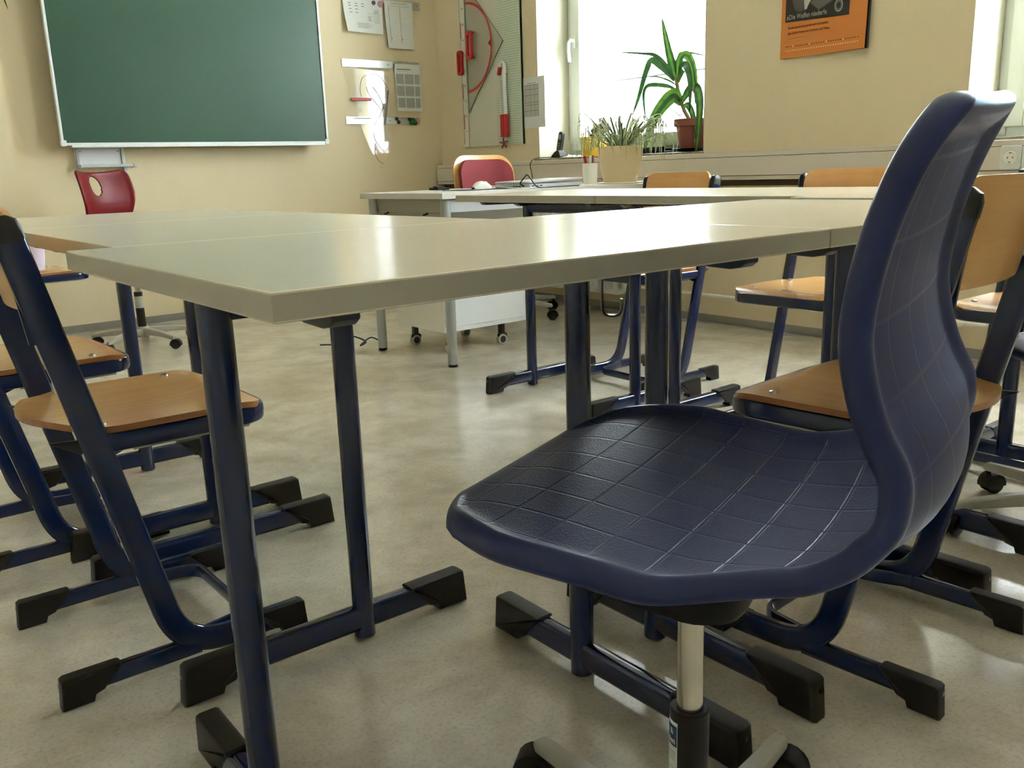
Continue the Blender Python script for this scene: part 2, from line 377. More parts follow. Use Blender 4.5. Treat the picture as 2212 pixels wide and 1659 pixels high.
# ------------------------------------------------------------------ room shell
XL, YB = -3.0, -2.6
struct('floor', MB().box(XL-.2, XW+.0, YB-.2, YF+.0, -.2, 0), M_FLOOR)
struct('ceiling', MB().box(XL-.2, XW+.5, YB-.2, YF+.2, ZC, ZC+.2), M_CEIL)
struct('wall_front', MB().box(XL-.2, XW+.5, YF, YF+.25, -.2, ZC), M_WALL)
struct('trim_1', MB().box(XL, 1.0, YF-.06, YF, 0, ZC), M_WALL)
struct('wall_left', MB().box(XL-.2, XL, YB-.2, YF+.2, -.2, ZC), M_WALL2)
struct('wall_back', MB().box(XL-.2, XW+.5, YB-.2, YB, -.2, ZC), M_WALL2)
DW = .42                                    # wall thickness at the windows
wm = MB(); ys = [YB-.2]
for a, b in sorted(WIN): ys += [a, b]
ys.append(YF)
for i in range(0, len(ys), 2): wm.box(XW, XW+DW, ys[i], ys[i+1], SILL-.03, WTOP)
wm.box(XW, XW+DW, YB-.2, YF, -.2, SILL-.03); wm.box(XW, XW+DW, YB-.2, YF, WTOP, ZC)
struct('wall_right', wm, M_WALL)
def window(idx, a, b, handle=True):
    """recess linings, frame, sash, pane"""
    xf = 4.09                               # inner face of the frame
    w = bpy.data.objects.new('window_%d' % idx, None); C.objects.link(w); w['kind'] = 'structure'; w.location = (xf, a, SILL)
    I = Matrix.Translation((-xf, -a, -SILL))
    t = .004
    obj('reveal', MB().box(XW-.002, xf, b-t, b, SILL, WTOP, M=I), M_REV, w, False)
    obj('reveal', MB().box(XW-.002, xf, a, a+t, SILL, WTOP, M=I), M_REV, w, False)
    obj('reveal', MB().box(XW-.002, xf, a, b, WTOP-t, WTOP, M=I), M_REV, w, False)
    obj('sill_board', MB().box(XW-.045, xf+.02, a, b, SILL-.025, SILL, b=.003, M=I), M_STONE, w)
    f = MB(); fw = .05
    for (y0, y1, z0, z1) in ((a+t, a+fw, SILL, WTOP), (b-fw, b-t, SILL, WTOP), (a+fw, b-fw, SILL, SILL+fw), (a+fw, b-fw, WTOP-fw, WTOP)):
        f.box(xf, xf+.06, y0, y1, z0, z1, b=.004, M=I)
    obj('frame', f, M_PVC, w)
    s = MB(); sw = .078; c0, c1, z0, z1 = a+.042, b-.042, SILL+.045, WTOP-.045
    for (p, q, r, u) in ((c0, c0+sw, z0, z1), (c1-sw, c1, z0, z1), (c0+sw, c1-sw, z0, z0+sw), (c0+sw, c1-sw, z1-sw, z1)):
        s.box(xf-.015, xf+.05, p, q, r, u, b=.005, M=I)
    obj('sash', s, M_PVC, w)
    obj('pane', MB().box(xf+.02, xf+.026, c0+sw, c1-sw, z0+sw, z1-sw, M=I), M_GLASS, w, False)
    if handle:
        hy = c1-sw*.5; hz = 1.63
        h = MB().box(xf-.027, xf-.013, hy-.014, hy+.014, hz-.045, hz+.03, b=.006, M=I)
        h.tube([(xf-.02, hy, hz), (xf-.055, hy, hz), (xf-.062, hy+.005, hz-.012), (xf-.06, hy+.010, hz-.06), (xf-.055, hy+.006, hz-.13)], .009, .011, M=I)
        obj('handle', h, M_PVC, w)
    return w
for i, (a, b) in enumerate(WIN): window(i+1, a, b, handle=True)
# baseboards: grey vinyl band with a paler weld line on the floor
def base(name, M, L):
    m = MB().box(0, L, 0, .006, 0, .045, M=M); m.box(0, L, .006, .05, 0, .003, M=M); m.box(0, L, .05, .058, 0, .0042, mi=1, M=M)
    return struct(name, m, [M_SKIRT, M_SKIRT2])
base('baseboard_right', Matrix(((0, -1, 0, XW), (1, 0, 0, YB), (0, 0, 1, 0), (0, 0, 0, 1))), YF-YB)
base('baseboard_front', Matrix(((-1, 0, 0, XW), (0, -1, 0, YF), (0, 0, 1, 0), (0, 0, 0, 1))), XW-1.0)
# cable trunking along the window wall
def trunking():
    t = thing('cable_trunking', 'long beige plastic cable trunking under the windows with sockets in it', 'trunking', (XW, 0, .76))
    y0, y1 = YB+.1, YF-.02
    obj('trunk_body', MB().box(-.062, 0, y0, y1, .0, .138, b=.003), M_DUCT, t)
    l = 2.92; ends = [y1, 3.54, .7, -2.2]
    for i in range(len(ends)-1):
        obj('cover', MB().box(-.066, -.060, ends[i+1]+.001, ends[i]-.001, .022, .112, b=.0015), M_DUCT, t)
    obj('groove', MB().box(-.0645, -.060, y0+.01, y1-.01, .1122, .1145).box(-.0645, -.060, y0+.01, y1-.01, .0195, .0215), M_GAP, t, False)
    obj('painted_shade_strip', MB().box(-.012, -.0005, y0, y1, -.03, -.0005), M_GAP, t, False)  # dark brown strip stands in for the shade under the trunking
trunking()
def socket(y, z, label):
    t = thing('wall_socket', label, 'socket', (XW-.066, y, z), 0, 'sockets in the cable trunking')
    M = SIDE(0)
    obj('plate', MB().prism(rrect(-.04, .04, -.045, .045, .008), 0, .009, M=M, b=.002), M_PVC, t)
    f = MB(); n = 28; prof = [(.0, .0105), (.0195, .0105), (.0205, .014), (.023, .014), (.0245, .0095)]
    f.lathe(prof, n, M=M); obj('recess_ring', f, M_CWHITE, t)
    h = MB()
    for dx in (-.0095, .0095): h.lathe([(0, .0112), (.0028, .0112)], 12, M=M@T(dx, 0))
    h.box(-.004, .004, .0165, .0195, .0105, .0145, M=M); h.box(-.004, .004, -.0195, -.0165, .0105, .0145, M=M)
    obj('contact_holes', h, M_INK, t, False)
socket(1.587, .83, 'white round earthed wall socket, the left one of the pair right of the blue chair')
socket(1.505, .83, 'white wall socket cut off by the right edge of the picture')
# heating pipe and radiator
def pipe():
    t = thing('heating_pipe', 'thin cream heating pipe running low along the yellow window wall', 'pipe', (XW-.045, 0, .155))
    obj('pipe_run', MB().tube([(0, YB+.1, 0), (0, 3.62, 0)], .011, n=12), M_CWHITE, t)
    for y in (1.74, 2.45, .2): obj('clamp', MB().tube([(0, y-.018, 0), (0, y-.008, 0), (0, y+.008, 0), (0, y+.018, 0)], .015, rs=[.8, 1.15, 1.15, .8]).box(0, .044, y-.006, y+.006, -.006, .006), M_CWHITE, t)
pipe()
def radiator():
    t = thing('radiator', 'white ribbed panel radiator under the window behind the teacher desk', 'radiator', (XW-.13, 3.66, .12))
    L = 1.0
    m = MB().box(-.03, -.022, 0, L, 0, .55, b=.003)
    obj('back_panel', MB().box(.05, .06, 0, L, .02, .54), M_WHITE, t)
    obj('front_panel', m, M_WHITE, t)
    for k in range(24): obj('rib', MB().box(-.036, -.030, .03+k*.04, .052+k*.04, .03, .52, b=.0025, seg=1), M_WHITE, t)
    obj('side_cover', MB().box(-.022, .05, 0, .004, 0, .55), M_WHITE, t); obj('side_cover', MB().box(-.022, .05, L-.004, L, 0, .55), M_WHITE, t)
    obj('top_grille', MB().box(-.022, .05, .004, L-.004, .545, .55), M_WHITE, t)
    obj('valve', MB().tube([(0, -.005, .035), (0, -.03, .035), (0, -.045, .035)], .012).tube([(0, -.03, .03), (0, -.03, .09)], .016), M_CWHITE, t)
    obj('bracket', MB().box(.06, .13, .2, .24, .1, .4).box(.06, .13, L-.24, L-.2, .1, .4), M_WHITE, t)
radiator()

# ------------------------------------------------------------------ school table
def make_table():
    t = thing('school_table', '', 'table', (0, 0, 0), 0, 'grey topped school tables pushed together in a U')
    w, d, h = .748, .648, .76
    top = MB().prism([(0.001, 0), (w, 0), (w, d), (0.001, d)], h-.025, h, b=.0022)
    to = obj('tabletop', top, [M_LAM, M_EDGE], t)
    for p in to.data.polygons:
        if abs(p.normal.z) < .3: p.material_index = 1
    for x in (.09, w-.09):
        obj('column', MB().tube([(x, .375, .004), (x, .375, h-.028)], .0200, n=24), M_NAVY, t)
        f = obj('foot', MB().tube([(x, .06, .041), (x, .56, .041)], .015, .024, n=16, up=(0, 0, 1)), M_NAVY, t)
        for y0, s in ((.032, 1), (.602, -1)):
            prof = [(0, 0), (.105, 0), (.105, .012), (.128, .018), (.165, .060), (.03, .070), (.008, .068)] if True else None
            m = MB()
            # side outline in (y, z), extruded across x
            out = [(0.0, .001), (.066, .001), (.070, .013), (.088, .017), (.134, .066), (.130, .0695), (.014, .0705), (.006, .066)]
            if s < 0: out = [(-a, b) for a, b in out][::-1]
            Mx = Matrix(((0, 0, 1, x), (1, 0, 0, y0), (0, 1, 0, 0), (0, 0, 0, 1)))
            m.prism(out, -.0190, .0190, M=Mx, b=.008)
            m.lathe([(0, .0001), (.0052, .0001)], 14, mi=1, M=Matrix(((1, 0, 0, x), (0, 0, -s, y0+s*(.0035)), (0, 1, 0, .052), (0, 0, 0, 1)))@T(0, 0, .0015))
            obj('foot_cap', m, [M_BLK, M_DOT], f)
        # arm under the top
        a = MB().prism([(.05, h-.0262), (.60, h-.0262), (.585, h-.038), (.44, h-.040), (.42, h-.050), (.33, h-.050), (.30, h-.036), (.15, h-.037), (.11, h-.046), (.075, h-.047), (.058, h-.044), (.05, h-.038)], -.014, .014, M=Matrix(((0, 0, 1, x), (1, 0, 0, 0), (0, 1, 0, 0), (0, 0, 0, 1))), b=.003)
        obj('top_arm', a, M_NAVYD, t)
    obj('crossbeam', MB().tube([(.10, .375, h-.0515), (w-.10, .375, h-.0515)], .012, .025, n=12, up=(0, 0, 1)), M_NAVY, t)
    return t
T1 = make_table(); T1.location = (.272, .639, 0)
T1['label'] = 'grey-topped school table nearest the camera, its corner pointing at the viewer'
O, L0 = .748, .648
x0 = .337
dup(T1, 'grey-topped table left of the middle, directly behind the nearest table, two chairs on its left', (x0, 2.038, 0), -PI/2)
dup(T1, 'farthest table of the left row, its far edge below the red chair and the blackboard', (x0, 2.788, 0), -PI/2)
dup(T1, 'grey-topped table joined to the right of the nearest one, an orange chair pushed under it', (1.022, .639, 0), 0)
dup(T1, 'table whose navy feet and leg show at the right edge of the picture', (1.875, .639, 0), 0)
dup(T1, 'table of the right row nearest the window wall chairs, beside the right near table', (2.60, 1.290, 0), PI/2)
dup(T1, 'far table of the right row, in front of the teacher desk', (2.60, 2.040, 0), PI/2)
# bag hook on the nearest table
def hook():
    p = fillet([(0, 0, .112), (0, 0, 0), (.030, 0, 0), (.030, 0, .026)], .015, 8)
    o = obj('bag_hook', MB().tube(p, .0018, .0070, n=8, up=(0, 1, 0)), M_NAVYD)
    o.location = (.956, .985, .620); o.rotation_euler = (0, 0, math.radians(-38)); return tag(o, 'dark flat steel bag hook hanging beside the leg of the nearest table', 'hook')
hook()

# ------------------------------------------------------------------ sled chair
def plate_curved(w, z0, z1, r, th, depth, lean, mbx=None):
    """curved rounded backrest: x = forward; y across"""
    nx, nz = 20, 20; hw = w/2; vs = []; 
    for side in (0, 1):
        for j in range(nz+1):
            e = .5-.5*math.cos(PI*j/nz); z = z0+(z1-z0)*e
            dz = min(z-z0, z1-z)
            k = hw if dz >= r else hw-r+math.sqrt(max(r*r-(r-dz)**2, 0))
            for i in range(nx+1):
                y = -k+2*k*i/nx
                x = lean*(z-z0)-depth*(1-(y/hw)**2)
                vs.append((x+(th if side else 0), y, z))
    fs = []; n1 = nx+1; off = (nz+1)*n1
    for j in range(nz):
        for i in range(nx):
            a = j*n1+i; fs.append([a, a+1, a+1+n1, a+n1]); fs.append([off+a, off+a+n1, off+a+1+n1, off+a+1])
    for j in range(nz):
        for i in (0, nx):
            a = j*n1+i; fs.append([a, a+n1, off+a+n1, off+a])
    for i in range(nx):
        for j in (0, nz):
            a = j*n1+i; fs.append([a, a+1, off+a+1, off+a])
    return vs, fs
def make_chair():
    t = thing('school_chair', '', 'chair', (0, 0, 0), 0, 'orange plywood school chairs with navy sled frames')
    hs = .180
    # seat board: outline with waterfall front and rounded rear
    nu, nv = 26, 16; vs = []
    th = .011
    def halfw(u):           # u 0 rear .. 1 front
        x = u*.375
        if x < .12: return .105+.082*math.sin(PI/2*(x/.12))**.8 if x > 0 else .105
        if x > .335: return .187-.045*((x-.335)/.04)**2.2
        return .187
    for s in (0, 1):
        for i in range(nu+1):
            u = i/nu; x = .032+u*.375; k = halfw(u)
            for j in range(nv+1):
                y = -k+2*k*j/nv
                z = .450-.010*math.sin(PI*min(1, max(0, (u-.05)/.9)))*(1-(y/.19)**2)
                if u > .85: z -= .012*((u-.85)/.15)**2
                if u < .14: z += .007*((.14-u)/.14)**2
                xx = x-(.022*(y/k)**2 if i == 0 else (.022*(y/k)**2*(-(1-u*6)) if u < 1/6 and False else 0))
                # round the rear edge
                rear = .045*(1-u)**6*((y/.105)**2); xx = x+rear*.6
                vs.append((xx, y, z+(th if s else 0)))
    fs = []; n1 = nv+1; off = (nu+1)*n1
    for i in range(nu):
        for j in range(nv):
            a = i*n1+j; fs.append([a, a+1, a+1+n1, a+n1]); fs.append([off+a, off+a+n1, off+a+1+n1, off+a+1])
    m = MB().add(vs, fs, 0)
    es = []
    for i in range(nu):
        for j in (0, nv): a = i*n1+j; es.append([a, a+n1, off+a+n1, off+a])
    for j in range(nv):
        for i in (0, nu): a = i*n1+j; es.append([a, a+1, off+a+1, off+a])
    for f in es: m.f.append(f); m.m.append(1)
    obj('seat', m, [M_PLY, M_PLYE], t, angle=50)
    for (x, y) in ((.13, hs-.025), (.13, -hs+.025), (.33, hs-.028), (.33, -hs+.028)):
        obj('screw', MB().lathe([(.0075, .459), (.0065, .4625), (.0025, .464), (0, .464)], 12, cx=x, cy=y), M_SCREW, t)
    # seat rail: U tube
    p = fillet([(.10, hs-.004, .433), (.405, hs-.004, .433), (.405, -hs+.004, .433), (.10, -hs+.004, .433)], .060, 8)
    obj('seat_rail', MB().tube(p, .0115, .0165, n=14, up=(0, 0, 1)), M_NAVY, t)
    for s in (-1, 1):
        obj('rail_strip', MB().prism([(.17, .412), (.37, .412), (.375, .4205), (.165, .4205)], -.006, .006, M=Matrix(((1, 0, 0, 0), (0, 0, 1, s*(hs-.012)), (0, 1, 0, 0), (0, 0, 0, 1)))), M_STRIP, t)
        y = s*hs
        up = fillet([(.030, y, .785), (.203, y, .034), (.425, y, .034)], .085, 10)
        f = obj('side_frame', MB().tube(up, .0105, .0225, n=14, up=(.0, s*0, 1) if False else None), M_NAVY, t)
        f2 = MB().tube([(.03, y, .034), (.235, y, .034)], .0105, .017, n=14, up=(0, 0, 1))
        obj('rear_runner', f2, M_NAVY, t)
        for xa, sg in ((0.0, 1), (.440, -1)):
            out = [(0, .0005), (.05, .0005), (.054, .012), (.068, .016), (.100, .052), (.096, .0550), (.010, .0555), (.004, .052)]
            if sg < 0: out = [(-a, b) for a, b in out][::-1]
            mm = MB().prism(out, -.014, .014, M=Matrix(((1, 0, 0, xa), (0, 0, -1, y), (0, 1, 0, 0), (0, 0, 0, 1))), b=.0045)
            mm.lathe([(0, 0), (.0042, 0)], 12, mi=1, M=Matrix(((0, 0, -sg, xa+sg*.0018), (0, 1, 0, y), (1, 0, 0, .042), (0, 0, 0, 1)))@T(0, 0, .0012))
            obj('runner_cap', mm, [M_BLK, M_DOT], t)
        obj('end_cap', MB().tube([(.0345, y, .765), (.030, y, .785), (.0285, y, .796), (.0275, y, .803)], .0115, .0235, n=14, rs=[1, 1, .85, .35]), M_BLK, t)
        # back mounting plate on the inner side and hanging bracket
        obj('back_plate', MB().prism(fillet2([(.06, .607), (.096, .600), (.106, .612), (.070, .76), (.04, .765)]), -.003, .003, M=Matrix(((1, 0, 0, -.019), (0, 0, 1, y-s*.013), (0, 1, 0, 0), (0, 0, 0, 1)))), M_NAVY, t)
        obj('seat_gusset', MB().prism([(.045, .447), (.19, .436), (.185, .424), (.135, .405), (.115, .405)], -.004, .004, M=Matrix(((1, 0, 0, 0), (0, 0, 1, y-s*.016), (0, 1, 0, 0), (0, 0, 0, 1))), b=.001), M_NAVYD, t)
    # front cross loop
    lp = fillet([(.205, hs-.010, .038), (.262, hs-.030, .036), (.345, hs-.045, .036), (.345, -hs+.045, .036), (.262, -hs+.030, .036), (.205, -hs+.010, .038)], .04, 6)
    obj('cross_loop', MB().tube(lp, .006, .014, n=12, up=(0, 0, 1)), M_NAVY, t)
    # backrest
    v, f = plate_curved(.334, .650, .816, .035, .009, .022, -.20)
    b = obj('backrest', MB().add(v, f, 0), [M_PLYB], t, angle=50); b.location = (.070, 0, 0)
    for s in (-1, 1):
        for z in (.685, .76): obj('screw', MB().lathe([(0, .004), (.004, .0035), (.0065, 0)], 12, M=Matrix(((0, 0, -1, .0555-.2*(z-.69)), (0, 1, 0, s*.150), (1, 0, 0, z), (0, 0, 0, 1)))), M_SCREW, t)
    return t
def fillet2(p): return [tuple(v[:2]) for v in [Vector((a, b, 0)) for a, b in p]]
CA = make_chair(); CA.location = (.210, 1.682, 0)
CA['label'] = 'orange plywood chair at the left foreground, whole seat in view beside the nearest table'
dup(CA, 'orange chair behind the near left one, a green plastic item on its seat', (.155, 2.33, 0), math.radians(1))
dup(CA, 'orange chair far at the left with a lavender bin on its seat', (.62, 4.62, 0), math.radians(6))
dup(CA, 'orange chair right of the blue swivel chair, its large backrest cut by the right edge', (1.436, .565, 0), math.radians(94))
dup(CA, 'orange chair behind the right row of tables, backrest top left of the blue backrest', (2.69, 1.59, 0), PI)
dup(CA, 'orange chair behind the far right table, backrest below the plants', (2.82, 2.42, 0), PI-math.radians(2))
dup(CA, 'orange chair mostly hidden at the right edge, only its seat rail under the big backrest', (2.79, .945, 0), PI)

# ------------------------------------------------------------------ moulded shell and swivel base
def catmull(pts, n):
    out = []; P = [Vector(p) for p in pts]; P = [2*P[0]-P[1]]+P+[2*P[-1]-P[-2]]
    segs = len(P)-3
    for i in range(segs):
        a, b, c, d = P[i:i+4]
        for k in range(n):
            t = k/n; out.append(.5*((2*b)+(c-a)*t+(2*a-5*b+4*c-d)*t*t+(3*b-a-3*c+d)*t**3))
    out.append(P[-2]); return out
def shell(name, parent, profile, widths, m, wrap, corner, bead=.011, thin=.0045, hole=None, cross=44, m2=None):
    """profile: (u,z) from seat front to backrest top; widths: (arc fraction, half width); wrap(frac)->depth of sideways curl"""
    P = catmull([(p[0], 0, p[1]) for p in profile], 10)
    acc = [0]
    for i in range(1, len(P)): acc.append(acc[-1]+(P[i]-P[i-1]).length)
    Lt = acc[-1]
    def at(s):
        s = max(0, min(Lt, s))
        for i in range(1, len(P)):
            if acc[i] >= s: k = (s-acc[i-1])/(acc[i]-acc[i-1]+1e-9); return P[i-1].lerp(P[i], k), (P[i]-P[i-1]).normalized()
        return P[-1], (P[-1]-P[-2]).normalized()
    def wid(fr):
        for i in range(1, len(widths)):
            if widths[i][0] >= fr:
                k = (fr-widths[i-1][0])/(widths[i][0]-widths[i-1][0]); k = k*k*(3-2*k); return widths[i-1][1]*(1-k)+widths[i][1]*k
        return widths[-1][1]
    # stations denser near the ends
    ss = []
    n = 90
    for i in range(n+1):
        ss.append(Lt*i/n)
    r0, r1 = corner
    dense0 = [r0*(1-math.cos(PI/2*i/14)) for i in range(15)]; dense1 = [Lt-r1*(1-math.cos(PI/2*i/14)) for i in range(15)]
    ss = sorted(set([s for s in ss if r0 < s < Lt-r1]+dense0+dense1))
    ts = []
    for j in range(cross+1):
        a = -1+2*j/cross; ts.append(math.sin(a*PI/2)*.6+a*.4)
    top = []; bot = []; uvs = []; eds = []
    for s in ss:
        p, tg = at(s); fr = s/Lt
        # smooth tangent
        tg = (at(min(Lt, s+.006))[0]-at(max(0, s-.006))[0]).normalized()
        nrm = Vector((tg.z, 0, -tg.x))      # up from the seat, forward from the back
        w = wid(fr)
        if s < r0: w = w-r0+math.sqrt(max(0, r0*r0-(r0-s)**2))
        if s > Lt-r1: w = w-r1+math.sqrt(max(0, r1*r1-(s-(Lt-r1))**2))
        for tt in ts:
            y = w*tt; s_ = s
            if hole:
                q_ = math.sqrt(((s-hole[0])/hole[2])**2+((y-hole[1])/hole[3])**2)
                if .86 < q_ < 1.16: s_ = hole[0]+(s-hole[0])/q_; y = hole[1]+(y-hole[1])/q_
            d = min(w-abs(y), s if abs(y) < w-r0*.3 or True else 1, Lt-s)
            d = max(d, 0)
            if d < bead: h = math.sqrt(max(0, bead*bead-(bead-d)**2))
            elif d < bead*3: k = (d-bead)/(bead*2); k = k*k*(3-2*k); h = bead*(1-k)+thin*k
            else: h = thin
            cup = wrap(fr)*(abs(y)/.18)**2.2
            # rolled rim droops a little
            droop = .006*max(0, 1-d/(bead*1.6))**2
            if s_ != s: p = at(s_)[0]
            q = p+nrm*(cup-droop); q = Vector((q.x, y, q.z))
            p = at(s)[0]
            top.append(q+nrm*h*(.75)); bot.append(q-nrm*h*1.0)
            uvs.append((y, s_)); eds.append(1.0 if d < bead*1.9 else 0.0)
    nj = len(ts); ni = len(ss); vs = top+bot; off = len(top); fs = []
    def hol(i, j):
        if not hole: return False
        hs, hy, a, b = hole; y, s = uvs[i*nj+j]; y2, s2 = uvs[(i+1)*nj+j+1]; yc = (y+y2)/2; sc = (s+s2)/2
        return ((sc-hs)/a)**2+((yc-hy)/b)**2 < 1
    for i in range(ni-1):
        for j in range(nj-1):
            a = i*nj+j
            if hol(i, j): continue
            fs.append([a, a+1, a+1+nj, a+nj]); fs.append([off+a, off+a+nj, off+a+1+nj, off+a+1])
            for (di, dj, e) in ((-1, 0, (a, a+1)), (1, 0, (a+nj, a+nj+1)), (0, -1, (a, a+nj)), (0, 1, (a+1, a+1+nj))):
                i2, j2 = i+di, j+dj
                if 0 <= i2 < ni-1 and 0 <= j2 < nj-1 and hol(i2, j2): fs.append([e[0], e[1], off+e[1], off+e[0]])
    me = bpy.data.meshes.new(name); me.from_pydata([tuple(v) for v in vs], [], fs); me.materials.append(m); me.materials.append(m2 or m)
    me.polygons.foreach_set('material_index', [1 if f[0] >= off and f[1] >= off else 0 for f in fs])
    at_ = me.attributes.new('edge', 'FLOAT', 'POINT'); at_.data.foreach_set('value', eds+eds)
    ul = me.uv_layers.new(name='UVMap'); allu = uvs+uvs
    for lp in me.loops: ul.data[lp.index].uv = allu[lp.vertex_index]
    bm = bmesh.new(); bm.from_mesh(me); bmesh.ops.remove_doubles(bm, verts=bm.verts[:], dist=2e-5); bmesh.ops.recalc_face_normals(bm, faces=bm.faces[:]); bm.to_mesh(me); bm.free()
    me.polygons.foreach_set('use_smooth', [True]*len(me.polygons)); me.set_sharp_from_angle(angle=math.radians(60))
    o = bpy.data.objects.new(name, me); C.objects.link(o); o.parent = parent; return o
def star_base(t, r, a0, armmat, zc=.075, colr=.0215, sleeve=(.1, .255), chr_top=.40, caster=.0235, sticker=None):
    obj('gas_tube', MB().tube([(0, 0, sleeve[1]-.02), (0, 0, chr_top)], .0142, n=24), M_CHROME, t)
    sl = MB().lathe([(.0, sleeve[0]-.04), (colr*.9, sleeve[0]-.04), (colr, sleeve[0]), (colr, sleeve[1]-.002), (colr-.002, sleeve[1]), (.0150, sleeve[1]), (.0150, sleeve[1]-.004), (0, sleeve[1]-.004)], 32)
    for k in range(10): a = 2*PI*k/10; sl.lathe([(.0009, sleeve[1]+.0002), (0, sleeve[1]+.0002)], 6, mi=1, cx=.0182*math.cos(a), cy=.0182*math.sin(a))
    obj('sleeve', sl, [M_BLK, M_INK], t)
    obj('hub', MB().lathe([(.0, zc-.03), (.034, zc-.03), (.038, zc-.02), (.038, zc+.012), (.030, zc+.026), (.0, zc+.026)], 28), armmat, t)
    for k in range(5):
        a = a0+2*PI*k/5; M = Rz(a)
        m = MB(); st = [(.02, .020, .019, 0), (.08, .017, .018, 0), (.16, .0145, .0155, -.004), (.22, .013, .013, -.010), (r-.008, .012, .011, -.016), (r, .008, .007, -.018)]
        vs = []; n = 12
        for (x, hw, hh, dz) in st:
            for j in range(n):
                b = 2*PI*j/n; ex = .6; cy = math.copysign(abs(math.cos(b))**ex, math.cos(b)); cz = math.copysign(abs(math.sin(b))**ex, math.sin(b))
                vs.append((x, hw*cy, zc+dz+hh*cz))
        fs = []
        for i in range(len(st)-1):
            for j in range(n): p = i*n+j; q = i*n+(j+1) % n; fs.append([p, q, q+n, p+n])
        fs.append(list(range(n))[::-1]); fs.append([(len(st)-1)*n+j for j in range(n)])
        arm = obj('arm', m.add(vs, fs, 0, M), armmat, t)
        Mc = M@T(r-.012, 0, 0)@Rz(.7+k)
        c = MB()
        for s in (-1, 1): c.lathe([(0, -.008), (caster*.8, -.008), (caster, -.005), (caster, .005), (caster*.8, .008), (0, .008)], 20, mi=0, M=Mc@Matrix(((0, 1, 0, .012), (0, 0, 1, s*.0115), (1, 0, 0, caster+.0005), (0, 0, 0, 1))))
        obj('caster_wheels', c, M_BLK, arm)
        obj('caster_stem', MB().tube([(r-.012, 0, caster*1.7), (r-.012, 0, zc-.022)], .006, M=M), M_MECH, arm)
        h = MB()
        out = [(-.012+(caster+.006)*math.cos(x_)*1.0+.012, caster+(caster+.006)*math.sin(x_)) for x_ in [math.radians(q) for q in range(-10, 191, 20)]]
        h.prism(out, -.0195, .0195, M=Mc@Matrix(((1, 0, 0, .012), (0, 0, 1, 0), (0, 1, 0, 0), (0, 0, 0, 1))), b=.004)
        obj('caster_hood', h, M_MECH, arm)
